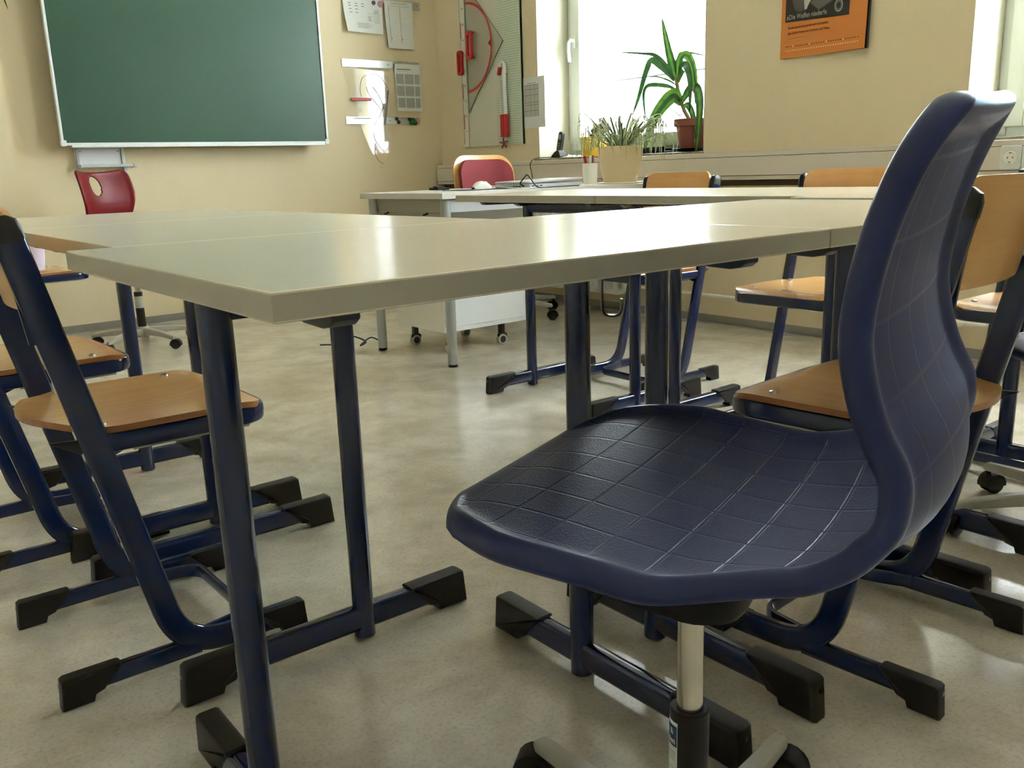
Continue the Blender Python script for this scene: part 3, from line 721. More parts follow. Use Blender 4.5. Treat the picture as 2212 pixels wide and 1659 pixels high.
def blue_chair():
    rz = math.radians(107)
    t = thing('swivel_chair', 'blue moulded plastic swivel chair with gridded seat in the right foreground', 'chair', (.677, .566, 0), rz, 'swivel chairs')
    # shell coordinates relative to the column; seat centre lies a little in front
    prof = [(.242, .484), (.218, .500), (.17, .510), (.10, .508), (.03, .501), (-.05, .494), (-.12, .495), (-.175, .506), (-.215, .528), (-.237, .565), (-.232, .612), (-.212, .650), (-.199, .690), (-.194, .730), (-.203, .790), (-.219, .845), (-.239, .890)]
    wid = [(0, .175), (.08, .212), (.18, .230), (.30, .222), (.42, .206), (.49, .194), (.56, .180), (.66, .168), (.8, .170), (1, .164)]
    def wrap(f):
        K = [(0, .002), (.32, .007), (.47, .028), (.57, .038), (.70, .018), (.84, .014), (1, .008)]
        for i in range(1, len(K)):
            if K[i][0] >= f: k = (f-K[i-1][0])/(K[i][0]-K[i-1][0]); k = k*k*(3-2*k); return K[i-1][1]*(1-k)+K[i][1]*k
        return .02
    s = shell('seat_shell', t, prof, wid, M_SHELLB, wrap, (.12, .062), bead=.0142, thin=.0045, m2=M_SHELLB2)
    R_ = Matrix.Rotation(math.radians(-3), 4, 'X'); c_ = Vector((0, 0, .49))
    s.rotation_euler = (math.radians(-3), 0, 0); s.location = c_-R_@c_+Vector((0, -.022, .004))
    # pocket-like rib beneath the seat
    rib = MB(); n = 16; vs = []
    for i in range(n+1):
        a = PI*i/n
        for k, (rr, z) in enumerate(((.118, .505), (.112, .474), (.094, .450), (.0, .448))): vs.append((.035+rr*math.cos(a-PI/2)*1.1, rr*math.sin(a-PI/2)*1.35, z-(.0 if k == 0 else .004)))
    fs = []
    for i in range(n):
        for k in range(3): p = i*4+k; fs.append([p, p+1, p+5, p+4])
    obj('front_scoop', rib.add(vs, fs, 0), M_SHELLB, t)
    mech = MB().prism([(.012+.074*math.copysign(abs(math.cos(a))**.7, math.cos(a)), .052*math.copysign(abs(math.sin(a))**.7, math.sin(a))) for a in [2*PI*k/28 for k in range(28)]], .392, .478, b=.012)
    mech.prism([(-.004+.040*math.cos(a), .034*math.sin(a)) for a in [2*PI*k/20 for k in range(20)]], .384, .40, b=.003)
    obj('mechanism', mech, M_MECH, t)
    fl = MB(); pts = [(.135, .075), (.115, .100), (.06, .108), (.02, .085), (.05, .06), (.10, .055)]
    fl.prism(pts, .452, .457, b=.001); obj('lever_flap', fl, M_MECH, t)
    obj('lever', MB().tube([(.02, -.05, .435), (.03, -.13, .432), (.032, -.16, .430)], .005).tube([(.032, -.15, .431), (.034, -.185, .428)], .009, .005), M_MECH, t)
    star_base(t, .290, math.radians(86)-rz, M_ARM, sleeve=(.1, .268), chr_top=.40)
    # printed label on the sleeve
    R = .0217; lab = MB()
    def cyl(a0, a1, z0, z1, mi, dr=0.0):
        n = 6; v = []
        for k in range(n+1):
            a = a0+(a1-a0)*k/n; v += [((R+dr)*math.cos(a), (R+dr)*math.sin(a), z0), ((R+dr)*math.cos(a), (R+dr)*math.sin(a), z1)]
        lab.add(v, [[2*k, 2*k+2, 2*k+3, 2*k+1] for k in range(n)], mi)
    ac = math.atan2(-.566, -.672)-rz; a1 = ac-.62; a0 = a1-1.1          # left part as seen from the camera
    cyl(a0, a1, .143, .256, 0); cyl(a0, a1-.03, .226, .2515, 1, .0002)
    cyl(a0, a1-.03, .204, .224, 0, .0002)
    for k in range(4): cyl(a0+.2, a1-.12, .209+.0032*k, .2098+.0032*k, 2, .0004)
    for k in range(3): cyl(a0+.25, a1-.12, .192+.0035*k, .1927+.0035*k, 2, .0004)
    cyl(a0, a1-.03, .176, .187, 3, .0002); cyl(a0, a1-.03, .164, .174, 4, .0002); cyl(a0, a1-.03, .150, .162, 5, .0002)
    tx = MB(); text_mesh(tx, 'ht &', .0105, Matrix.Identity(4), 6, .0001, .0002); text_mesh(tx, 'ahlen', .0105, T(0, -.011), 6, .0001, .0002)
    wtx = .030
    lab.add([((R+.0005+v.z)*math.cos(a1-.10-(wtx-.007-v.x)/R*.80), (R+.0005+v.z)*math.sin(a1-.10-(wtx-.007-v.x)/R*.80), .2405+v.y) for v in tx.v], tx.f, 6)
    obj('label_sticker', lab, [M_PAPER, M_DKB, M_INKM, M_TANP, M_BLUE, M_OLIVE, M_PAPER], t, False)
    return t
blue_chair()
def red_chair():
    rz = math.radians(-58)
    t = thing('swivel_chair', 'red moulded swivel chair with an oval grip hole in front of the blackboard wall', 'chair', (1.36, 4.90, 0), rz, 'swivel chairs')
    prof = [(.215, .470), (.185, .487), (.10, .490), (.0, .488), (-.09, .498), (-.145, .52), (-.175, .56), (-.175, .62), (-.155, .69), (-.150, .75), (-.165, .83), (-.19, .905)]
    wid = [(0, .15), (.15, .195), (.40, .19), (.52, .145), (.65, .15), (.85, .182), (1, .178)]
    shell('seat_shell', t, prof, wid, M_SHELLR, lambda f: .01 if f < .45 else .06*min(1, (f-.45)/.1), (.09, .045), bead=.009, thin=.004, hole=(.70, -.022, .052, .038), cross=90)
    obj('mechanism', MB().box(-.08, .08, -.06, .06, .41, .475, b=.01), M_MECH, t)
    star_base(t, .27, math.radians(-73)-rz, M_ARM, sleeve=(.1, .285))
    obj('label_sticker', MB().tube([(0, 0, .20), (0, 0, .262)], .0219, n=20, cap=False), M_STRIP, t)
red_chair()
def right_chair():
    rz = math.radians(140)
    t = thing('swivel_chair', 'grey star base of a swivel chair at the right edge', 'chair', (2.17, .69, 0), rz, 'swivel chairs')
    prof = [(.17, .400), (.15, .415), (.10, .420), (.0, .418), (-.09, .426), (-.145, .448), (-.175, .49), (-.175, .55), (-.155, .62), (-.150, .68), (-.165, .74), (-.185, .79)]
    wid = [(0, .13), (.15, .165), (.40, .165), (.52, .135), (.65, .14), (.85, .15), (1, .15)]
    shell('seat_shell', t, prof, wid, M_SHELLB, lambda f: .01, (.08, .045), bead=.010, thin=.004, m2=M_SHELLB2).location = (-.02, -.03, 0)
    obj('mechanism', MB().box(-.07, .07, -.05, .05, .345, .405, b=.012), M_MECH, t)
    star_base(t, .29, math.radians(138)-rz, M_ARM, zc=.085, chr_top=.36)
right_chair()

# ------------------------------------------------------------------ teacher desk area
def desk():
    t = thing('teacher_desk', 'long grey-topped teacher desk with silver legs in the far corner', 'desk', (2.15, 3.17, 0))
    L, Dp, h = 1.46, .70, .76
    obj('desktop', MB().prism([(0, 0), (L, 0), (L, Dp), (0, Dp)], h-.026, h, b=.002), M_DESKT, t)
    for (x, y) in ((.045, .045), (.03, .63), (L-.05, .06), (L-.05, .64)):
        l = obj('leg', MB().tube([(x, y, .012), (x, y, h-.027)], .0225, n=24), M_GREYLEG, t)
        obj('leg_glide', MB().tube([(x, y, .0005), (x, y, .012)], .021, n=20), M_BLK, l)
    obj('side_rail', MB().box(.035, .055, .06, .62, h-.085, h-.027, b=.002), M_DESKF, t)
    obj('side_panel', MB().box(.048, .060, .066, .61, h-.42, h-.085, b=.002), M_DESKF, t)
    obj('front_rail', MB().box(.06, L-.06, .035, .055, h-.085, h-.027, b=.002), M_ALUP, t)
    obj('rear_rail', MB().box(.06, L-.06, .63, .65, h-.085, h-.027, b=.002), M_ALUP, t)
    for y in (.17, .50): obj('cable_clip', MB().tube([(.034, y, h-.088), (.028, y+.012, h-.094), (.030, y+.03, h-.096)], .0035), M_MECH, t)
desk()
def pedestal():
    t = thing('drawer_pedestal', 'white rolling drawer pedestal under the left end of the teacher desk', 'cabinet', (2.30, 3.42, 0))
    w, d = .50, .42
    obj('body', MB().box(0, w, 0, d, .112, .70, b=.002), M_WHITE, t)
    obj('front_panel', MB().box(.0, w-.03, -.006, 0, .135, .695, b=.002), M_WHITE, t)
    obj('side_panel', MB().box(-.004, 0, .0, d, .112, .655, b=.001), M_CWHITE, t)
    for k in range(3): dr = obj('drawer', MB().box(.01, w-.01, d, d+.014, .125+k*.175, .290+k*.175, b=.002), M_WHITE, t); obj('drawer_handle', MB().box(w/2-.06, w/2+.06, d+.014, d+.024, .25+k*.175, .262+k*.175, b=.002), M_ALU, dr)
    for x in (.06, w-.13):
        for y in (.05, d-.06):
            c = MB().tube([(x, y-.011, .027), (x, y+.011, .027)], .026, n=20).tube([(x, y-.013, .027), (x, y+.013, .027)], .017, n=16, mi=1)
            obj('caster', c, [M_STRIP, M_BLK], t); 
            obj('caster_fork', MB().prism([(x-.024, .03), (x-.018, .056), (x+.02, .058), (x+.03, .05), (x+.026, .026), (x+.01, .048)], -.008, .008, M=Matrix(((1, 0, 0, 0), (0, 0, 1, y), (0, 1, 0, 0), (0, 0, 0, 1)))).box(x-.012, x+.012, y-.012, y+.012, .054, .113), M_BLK, t)
pedestal()
def teacher_chair():
    t = thing('office_chair', 'teacher swivel chair with orange plywood back and red padding behind the desk', 'chair', (3.26, 4.13, 0), math.radians(-92), 'swivel chairs')
    n = 24
    def back(w, z0, z1, r, th, x, mi_m, nm, par):
        v, f = plate_curved(w, z0, z1, r, th, .03, -.16); o = obj(nm, MB().add(v, f, 0), mi_m, par, angle=50); o.location = (x, 0, 0); return o
    back(.435, .52, .938, .10, .012, -.19, M_PLYB, 'backrest', t)
    back(.375, .545, .912, .085, .028, -.177, M_PADR, 'back_cushion', t)
    obj('seat', MB().prism(rrect(-.20, .22, -.22, .22, .08, 8), .455, .468, b=.004), M_PLYB, t)
    obj('seat_cushion', MB().prism(rrect(-.18, .205, -.2, .2, .07, 8), .468, .505, b=.014), M_PADR, t)
    obj('back_support', MB().tube(fillet([(0, 0, .44), (-.24, 0, .43), (-.225, 0, .65)], .08), .018, .006, n=10), M_MECH, t)
    obj('mechanism', MB().box(-.09, .09, -.07, .07, .40, .455, b=.01), M_MECH, t)
    star_base(t, .31, math.radians(12), M_ALUP, zc=.10, colr=.024, caster=.027)
teacher_chair()
def laptop():
    t = thing('laptop', 'closed silver laptop on the teacher desk behind the mouse', 'laptop', (2.67, 3.225, .7605), math.radians(3))
    obj('base', MB().prism(rrect(0, .36, 0, .245, .012), .003, .020, b=.003), M_ALUP, t)
    l_ = obj('lid', MB().prism(rrect(0, .362, 0, .247, .012), 0, .009, b=.003), M_ALUP, t); l_.location = (0, 0, .0215); l_.rotation_euler = (0, math.radians(-1.6), 0)
    p = MB()
    for y in (.03, .055, .075, .095): p.box(-.0008, .002, y, y+.013, .007, .012)
    for x in (.02, .045, .07): p.box(x, x+.014, -.0008, .002, .008, .014)
    obj('ports', p, M_INK, t, False)
    f = MB()
    for x in (.03, .33):
        for y in (.03, .215): f.lathe([(0, 0), (.008, 0), (.008, .0035), (0, .0035)], 10, cx=x, cy=y)
    obj('rubber_feet', f, M_BLK, t)
laptop()
def mouse():
    t = thing('computer_mouse', 'off-white computer mouse on a mat at the left of the laptop', 'mouse', (2.51, 3.44, .7635), math.radians(10))
    vs = []; fs = []; nu, nv = 14, 12
    for i in range(nu+1):
        u = i/nu; x = .118*u; hw = .031*math.sin(PI*min(1, max(.0, u*.96+.02)))**.4; hz = .041*math.sin(PI*(u*.93+.03))**.65*(1-.25*u)
        for j in range(nv+1):
            a = PI*j/nv; vs.append((x, hw*math.cos(a), max(0, hz*math.sin(a)**.8)))
    for i in range(nu):
        for j in range(nv): a = i*(nv+1)+j; fs.append([a, a+1, a+nv+2, a+nv+1])
    obj('body', MB().add(vs, fs, 0), M_CWHITE, t)
    obj('wheel', MB().tube([(.088, -.004, .026), (.088, .004, .026)], .008, n=12), M_STRIP, t)
mouse()
tag(obj('mouse_mat', MB().prism(rrect(2.40, 2.68, 3.33, 3.55, .02), .7603, .763), M_CABLE), 'thin dark mouse mat under the off-white mouse', 'mouse mat')
tag(obj('desk_cable', MB().tube(catmull([(2.665, 3.26, .772), (2.64, 3.25, .785), (2.645, 3.225, .81), (2.65, 3.21, .822), (2.665, 3.20, .80), (2.70, 3.19, .7645), (2.80, 3.185, .764), (2.95, 3.19, .764)], 6), .0032, n=8), M_CABLE), 'black cable looping up in front of the laptop', 'cable')
tag(obj('mouse_cable', MB().tube(catmull([(2.63, 3.46, .775), (2.62, 3.30, .7645), (2.60, 3.22, .7635), (2.66, 3.20, .7635), (2.80, 3.20, .7635), (3.10, 3.20, .7635)], 6), .002, n=8), M_CWHITE), 'thin white cable of the computer mouse lying on the desk', 'cable')
tag(obj('power_cable', MB().tube(catmull([(1.99, 4.1, .012), (2.06, 4.0, .02), (2.12, 4.02, .05), (2.18, 3.97, .02), (2.12, 3.92, .014), (2.2, 3.95, .04), (2.24, 3.9, .015), (2.3, 4.0, .014)], 6), .004, n=8), M_CABLE), 'tangled black power cable on the floor by the teacher desk', 'cable')
tag(obj('phone_cable', MB().tube(catmull([(3.86, 4.42, SILL+.006), (3.79, 4.50, SILL+.003), (3.755, 4.515, SILL-.03), (3.752, 4.50, .82), (3.752, 4.49, .76), (3.752, 4.50, .66)], 6), .003, n=8), M_CABLE), 'thin dark cable running from the sill down over the trunking', 'cable')
def phone():
    t = thing('cordless_phone', 'black cordless phone standing in its cradle on the window sill', 'phone', (3.90, 4.40, SILL), math.radians(0))
    M = SIDE(0)
    # cradle
    obj('cradle', MB().prism([(-.055, 0), (.035, 0), (.04, .012), (.03, .042), (.018, .05), (-.012, .04), (-.035, .022), (-.055, .006)], -.03, .03, M=M, b=.005), M_MECH, t)
    Mh = M@T(0, .018)@Matrix.Rotation(math.radians(-14), 4, 'Z')
    h = obj('handset', MB().prism([(-.018, 0), (.012, 0), (.016, .06), (.016, .135), (.010, .145), (-.012, .145), (-.020, .136), (-.022, .06)], -.0, .026, M=Mh@T(0, 0, -.013), b=.004), M_MECH, t)
    obj('screen', MB().box(-.014, .010, .098, .128, .0131, .0138, M=Mh), M_INKM, h, False)
    k = MB()
    for i in range(3):
        for j in range(4): k.box(-.015+i*.010, -.009+i*.010, .03+j*.013, .037+j*.013, .0131, .0142, M=Mh)
    obj('keys', k, M_INKM, h, False)
phone()
def pot(name, label, loc, r0, r1, h, m, rim=.0, soil=.88, cat='plant pot'):
    t = thing(name, label, cat, loc)
    p = [(0, 0), (r0, 0), (r0+.002, .003)]
    if rim: p += [(r0+(r1-r0)*.72, h*.74), (r1+.004, h*.75), (r1+.006, h-.003), (r1+.003, h), (r1-.004, h)]
    else: p += [(r0+(r1-r0)*.45, h*.3), (r0+(r1-r0)*.85, h*.7), (r1, h-.003), (r1-.002, h), (r1-.006, h)]
    p += [(r1-.010, h*soil)]
    obj('pot', MB().lathe(p, 36), m, t)
    obj('soil', MB().lathe([(0, h*soil), (r1-.009, h*soil)], 24), M_SOIL, t)
    return t
def leaf(pts, w, thick=.0006, prof=None, fold=.25, n=5, mid=None, twist=0):
    """strap leaf along pts; returns MB with slots 0 = edge, 1 = middle"""
    P = catmull(pts, n); m = MB(); vs = []; K = 4
    for i, p in enumerate(P):
        u = i/(len(P)-1); t = (P[min(i+1, len(P)-1)]-P[max(i-1, 0)]).normalized()
        ref = Vector(mid) if mid else Vector((0, 0, 1))
        side = t.cross(ref)
        if side.length < .15: side = t.cross(Vector((.3, 1, .2)))
        side.normalize(); nn = side.cross(t)
        ww = w*(prof(u) if prof else min(1, (1-u)**.55*1.25, .35+u*3))
        for k in (-1, -.33, .33, 1): vs.append(p+side*ww*.5*k+nn*fold*ww*.5*abs(k))
    fs = []; mi = []
    for i in range(len(P)-1):
        for k in range(3): a = i*4+k; fs.append([a, a+1, a+5, a+4]); mi.append(1 if k == 1 else 0)
    m.add(vs, fs, 0); m.m = mi; return m
# ---- dracaena on the sill: leaves given as (y, z) waypoints measured on the window plane, x as depth
def YZ(px, py, x=3.93):
    """picture pixel on the plane of this x -> world point (used once to lay out the plant)"""
    yaw, pitch, roll, f, hc = math.radians(38.15), math.radians(13.5), math.radians(-1.89), 1922.0, 0.844
    d = Vector((math.cos(pitch)*math.sin(yaw), math.cos(pitch)*math.cos(yaw), -math.sin(pitch))); r = Vector((math.cos(yaw), -math.sin(yaw), 0)); u = r.cross(d)
    c, s = math.cos(roll), math.sin(roll); r2 = c*r+s*u; u2 = -s*r+c*u
    v = d*f+r2*(px-1106)-u2*(py-829.5); k = x/v.x; return Vector((x, v.y*k, hc+v.z*k))
def dracaena():
    PB = Vector((3.95, 3.355, SILL+.022))
    t = pot('potted_dracaena', 'tall dracaena with long drooping leaves in a brown pot at the right of the sill', PB, .062, .093, .155, M_TERRA, rim=True, cat='potted plant')
    I = lambda p: p-PB
    tr = [PB+Vector((0, 0, .13))]+[YZ(a, b, 3.94) for a, b in ((1479, 240), (1470, 215), (1464, 190), (1460, 165))]
    obj('stem', MB().tube([I(p) for p in catmull(tr, 4)], .011, n=10, rs=None), M_STEM, t)
    LV = [([(1459, 170), (1452, 140), (1445, 112), (1437, 75), (1430, 38)], .055, 0, -.02),
          ([(1457, 172), (1437, 140), (1415, 120), (1390, 116), (1336, 113)], .030, 1, -.05),
          ([(1457, 175), (1430, 145), (1409, 131), (1396, 155), (1380, 210), (1366, 250)], .050, 1, .03),
          ([(1462, 172), (1464, 140), (1468, 120), (1474, 115), (1490, 114), (1529, 121)], .026, 1, .05),
          ([(1464, 170), (1472, 128), (1485, 121), (1497, 145), (1503, 190), (1502, 226)], .058, 2, -.06),
          ([(1465, 178), (1476, 145), (1484, 145), (1491, 180), (1490, 245)], .055, 1, -.10),
          ([(1470, 225), (1490, 195), (1505, 192), (1512, 225), (1508, 290), (1502, 342)], .066, 0, -.11),
          ([(1472, 226), (1458, 207), (1438, 222), (1415, 255), (1400, 295), (1392, 322)], .095, 2, -.10),
          ([(1464, 195), (1440, 186), (1405, 184), (1392, 196), (1391, 225), (1396, 264)], .030, 1, .02),
          ([(1462, 185), (1445, 174), (1420, 166), (1402, 167)], .014, 1, .04),
          ([(1470, 228), (1452, 214), (1430, 226), (1412, 262), (1398, 288)], .045, 1, -.02),
          ([(1474, 232), (1486, 228), (1497, 250), (1506, 300), (1502, 330)], .042, 0, -.05),
          ([(1475, 235), (1470, 250), (1440, 228), (1420, 226)], .008, 1, .0),
          ([(1461, 160), (1462, 140), (1468, 125), (1474, 116)], .040, 0, .03)]
    for k, (px, w, c, dx) in enumerate(LV):
        n = len(px); pts = [I(YZ(a, b, 3.94+dx*min(1, i/(n-1)*1.6))) for i, (a, b) in enumerate(px)]
        mats = [[M_LEAF, M_LEAFB], [M_LEAF, M_LEAF], [M_LEAFB, M_LEAF]][c]
        obj('leaf', leaf(pts, w*.82, mid=(-1, -.6, .2), fold=.3, n=6), mats, t)
    pts = [I(YZ(a, b, 3.83)) for a, b in ((1500, 300), (1504, 318), (1503, 335), (1506, 351))]
    obj('leaf', leaf(pts, .012, mid=(-1, -.6, .2)), M_LEAFD, t)['label'] = 'dry brown leaf tip'
dracaena()
tag(obj('plant_saucer', MB().lathe([(0, 0), (.088, 0), (.108, .018), (.112, .020), (.108, .021), (.086, .005), (0, .005)], 32, cx=3.95, cy=3.355, M=T(0, 0, SILL)), M_MECH), 'black saucer under the brown dracaena pot', 'saucer')
tag(obj('document_tray', MB().box(3.86, 4.04, 3.47, 3.80, SILL, SILL+.012, b=.003).box(3.86, 3.866, 3.47, 3.80, SILL, SILL+.035).box(4.034, 4.04, 3.47, 3.80, SILL, SILL+.03), M_MECH), 'black tray lying on the sill left of the dracaena saucer', 'tray')
def spider():
    PB = Vector((3.40, 3.36, .768)); rnd = random.Random(5)
    t = pot('potted_spider_plant', 'spider plant with striped arching leaves in a large cream pot', PB, .085, .118, .178, M_POT, cat='potted plant')
    for k in range(120):
        a = rnd.uniform(0, 2*PI); L = rnd.uniform(.16, .36); up = rnd.uniform(.04, .15); r0 = rnd.uniform(0, .05)
        if k > 95: a = rnd.uniform(-1.9, .2); L = rnd.uniform(.30, .44)
        dx, dy = math.cos(a), math.sin(a); pts = []
        for i in range(6):
            u = i/5; r = r0+L*.62*math.sin(u*PI/2*1.15); z = .165+up*math.sin(u*PI*.75)*1.2-max(0, u-.45)**2*rnd.uniform(.08, .42)
            pts.append((dx*r+rnd.uniform(-.006, .006), dy*r+rnd.uniform(-.006, .006), z))
        obj('leaf', leaf(pts, rnd.uniform(.010, .017), fold=.35, n=3), [M_LEAFW, M_LEAF] if k % 3 else [M_LEAF, M_LEAFW], t)
    obj('runner', MB().tube(catmull([(0, 0, .17), (-.02, .12, .30), (-.03, .2, .34), (-.04, .24, .33)], 5), .0014, n=6), M_LEAFD, t)
    # pale base plate
spider()
tag(obj('plant_coaster', MB().lathe([(0, 0), (.128, 0), (.130, .003), (.128, .0075), (.088, .0075), (0, .0075)], 32, cx=3.40, cy=3.36, M=T(0, 0, .7602)), M_CWHITE), 'pale coaster under the cream spider plant pot', 'coaster')
def yellow_pot():
    t = pot('yellow_planter', 'bright yellow planter with a small green plant on the sill', (3.95, 4.13, SILL), .068, .088, .118, M_YEL, cat='potted plant')
    rnd = random.Random(3)
    for k in range(9):
        a = rnd.uniform(0, 2*PI); pts = [(.02*math.cos(a), .02*math.sin(a)+.01, .10), (.035*math.cos(a), .035*math.sin(a)+.01, .14), (.07*math.cos(a), .07*math.sin(a)+.01, .165)]
        obj('leaf', leaf(pts, .012), M_LEAF, t)
yellow_pot()
tag(obj('card_stack', MB().box(-.0, .10, -.012, .012, 0, .065, mi=0).box(-.001, .101, -.0125, .0125, .02, .034, mi=1).box(-.001, .101, -.0125, .0125, .045, .052, mi=2), [M_DKB, M_YEL, M_ORM]), 'dark patterned cards leaning in the yellow planter', 'cards')
_o = bpy.data.objects['card_stack']; _o.location = (3.93, 4.08, SILL+.107); _o.rotation_euler = (.5, -.5, -1.2)
def pens():
    t = thing('pen_cup', 'white cup for markers on the desk left of the cream pot', 'cup', (3.17, 3.345, .7605))
    obj('cup', MB().lathe([(0, 0), (.034, 0), (.038, .105), (.035, .105), (.031, .004), (0, .004)], 28), M_CWHITE, t)
    for i, (dx, dy, m, tilt, nm, lb) in enumerate(((-.022, .012, M_ORM, (-.16, .06), 'marker', 'orange marker in the white cup'), (-.024, -.004, M_REDD, (-.2, -.02), 'marker', 'dark red marker in the white cup'), (.002, .008, M_PAPER, (.0, .04), 'marker', 'white marker in the middle of the white cup'), (.012, -.006, M_GRNM, (.06, 0), 'marker', 'dark green marker in the white cup'), (.024, .004, M_PNKM, (.08, .03), 'marker', 'pink marker at the right of the white cup'))):
        o = obj(nm, MB().tube([(0, 0, 0), (0, 0, .10)], .0065, n=10).tube([(0, 0, .10), (0, 0, .138)], .0075, n=10), m)
        o.location = (3.17+dx*.5, 3.345+dy*.5, .7655); o.rotation_euler = (tilt[1], tilt[0]*.8, 0); tag(o, lb, 'marker', 'markers in the cup')
pens()

# ------------------------------------------------------------------ front wall
def blackboard():
    y = YF-.11
    t = thing('blackboard', 'large green blackboard with a thin white frame on the front wall', 'blackboard', (1.225, y, 1.055))
    w, h = 1.62, 1.20; M = FRONT(0)
    obj('writing_surface', MB().box(.012, w-.012, .012, h-.012, 0, .018, M=M), M_GREENB, t, False)
    obj('frame_rail', MB().box(0, .014, .02, h-.02, -.004, .026, b=.003, M=M), M_WHITE, t)
    obj('frame_rail', MB().box(w-.014, w, .02, h-.02, -.004, .026, b=.003, M=M), M_WHITE, t)
    obj('frame_rail', MB().box(.02, w-.02, h-.014, h, -.004, .026, b=.003, M=M), M_WHITE, t)
    obj('frame_rail', MB().box(.02, w-.02, 0, .014, -.004, .026, b=.003, M=M), M_WHITE, t)
    obj('chalk_ledge', MB().box(.05, w-.03, -.012, .002, -.004, .034, b=.003, M=M), M_WHITE, t)
    for cx, cz in ((.012, .012), (w-.012, .012), (.012, h-.012), (w-.012, h-.012)): obj('corner_cap', MB().prism(rrect(cx-.014, cx+.014, cz-.016, cz+.016, .006), -.006, .030, M=M, b=.002), M_WHITE, t)
    b = MB()
    for x in (.25, w-.25): b.box(x-.02, x+.02, .1, h-.05, -.11, 0, M=M)
    obj('wall_mount', b, M_ALUP, t)
    m = MB()
    for (x, z, s) in ((.045, 1.12, .02),): m.tube([(x, -.0188, z), (x+.006, -.0188, z-s)], .0012, n=6)
    obj('chalk_marks', m, M_PAPER, t)
blackboard()
def board_shelf():
    t = thing('wall_bracket', 'white metal bracket with a narrow ledge under the blackboard', 'bracket', (1.31, YF-.012, .90))
    M = FRONT(0)
    obj('plate', MB().box(0, .27, .03, .155, 0, .008, b=.002, M=M), M_WHITE, t)
    for x in (.006, .250): obj('side_channel', MB().box(x, x+.014, .03, .14, .008, .02, b=.002, M=M), M_ALUP, t)
    obj('ledge', MB().box(.01, .31, .035, .052, .008, .07, b=.003, M=M), M_ALUP, t)
    obj('ledge_end', MB().box(.296, .313, .032, .054, .01, .074, b=.003, M=M), M_STRIP, t)
    for x in (.03, .235): obj('screw', MB().lathe([(0, .0095), (.0045, .009), (.0045, .008)], 10, M=M@T(x, .125)), M_INKM, t)
    obj('side_support', MB().prism([(.25, .03), (.268, .03), (.262, -.05)], 0, .04, M=M), M_ALUP, t)
board_shelf()
def strip(x0, x1, z, label):
    t = thing('magnet_strip', label, 'magnet strip', (x0, YF, z), 0, 'metal magnet strips on the front wall')
    M = FRONT(0); w = x1-x0
    obj('bar', MB().box(0, w, 0, .05, .001, .008, b=.002, M=M), M_ALU, t)
    for x in (.03, w/2+.05, w-.03): obj('screw', MB().lathe([(0, .0098), (.004, .0092), (.004, .008)], 10, M=M@T(x, .025)), M_INKM, t)
strip(3.36, 3.70, 1.955, 'grey metal magnet strip at the top above the two sheets')
strip(3.052, 3.665, 1.557, 'shiny metal magnet strip above the curve stencil')
strip(3.052, 3.645, 1.185, 'grey metal magnet strip with green and pink magnets, lowest of three')
def magnet(x, z, r, m, label, y=YF-.0085):
    o = obj('magnet', MB().lathe([(0, 0), (r*.9, 0), (r, .002), (r*.95, .007), (r*.6, .0085), (r*.5, .0075), (0, .0075)], 24, M=FRONT(0)), m); o.location = (x, y, z); tag(o, label, 'magnet', 'round magnets on the front wall')
magnet(3.492, 1.588, .021, M_MAGL, 'pale green round magnet at the left top of the instruction sheet', YF-.0105)
magnet(3.612, 1.575, .013, M_MAGD, 'small black magnet at the right top of the instruction sheet', YF-.0105)
magnet(3.374, 1.972, .022, M_MAGP, 'pale pink magnet at the top left of the narrow list', YF-.0105)
magnet(3.560, 1.972, .023, M_MAGP, 'rosy magnet at the top right of the narrow list', YF-.0105)
magnet(3.322, 1.975, .014, M_MAGB, 'blue magnet at the top right corner of the letter', YF-.0105)
magnet(3.098, 1.985, .010, M_MAGD, 'black magnet at the top left corner of the letter', YF-.0105)
magnet(3.450, 1.222, .013, M_MAGD, 'dark magnet on the low strip, upper one of the left pair')
magnet(3.466, 1.200, .013, M_MAGD, 'dark magnet on the low strip, lower one of the left pair')
magnet(3.558, 1.220, .013, M_MAGD, 'dark magnet on the low strip touching the green ones')
magnet(3.572, 1.198, .017, M_MAGG, 'left dark green magnet on the low strip')
magnet(3.588, 1.216, .016, M_MAGG, 'upper dark green magnet on the low strip')
magnet(3.604, 1.196, .017, M_MAGG, 'right dark green magnet on the low strip')
magnet(3.628, 1.216, .018, M_MAGP, 'pink magnet at the right end of the low strip')
def sheet(nm, label, x0, x1, z0, z1, lift, marks, y=YF-.001, skew=0, cat='sheet'):
    """paper held at its top edge; the lower left corner stands off the wall by lift"""
    t = thing(nm, label, cat, (x0, y, z0)); n = 8; vs = []; w = x1-x0; h = z1-z0
    def P(u, v, off=0):
        c = lift*(1-v)**1.6*(1-u)**1.5
        return (u*w+skew*(1-v)+c*.3, -.010-c-off, v*h)
    for j in range(n+1):
        for i in range(n+1): vs.append(P(i/n, j/n))
    m = MB().add(vs, [[j*(n+1)+i, j*(n+1)+i+1, (j+1)*(n+1)+i+1, (j+1)*(n+1)+i] for j in range(n) for i in range(n)])
    # thickness
    m2 = MB().add([(v[0], v[1]+.0004, v[2]) for v in m.v], [f[::-1] for f in m.f]); m.add(m2.v, m2.f)
    obj('paper', m, M_PAPER, t)
    g = {}
    for (u0, v0, u1, v1, mi) in marks:
        g.setdefault(mi, MB()).add([P(u0, v0, .0006), P(u1, v0, .0006), P(u1, v1, .0006), P(u0, v1, .0006)], [[0, 1, 2, 3]])
    names = {0: ('printed_text', M_INK), 1: ('pale_print', M_INKL), 2: ('picture_print', M_INKM)}
    for k, v in g.items(): obj(names[k][0], v, names[k][1], t, False)
    return t
mk = []
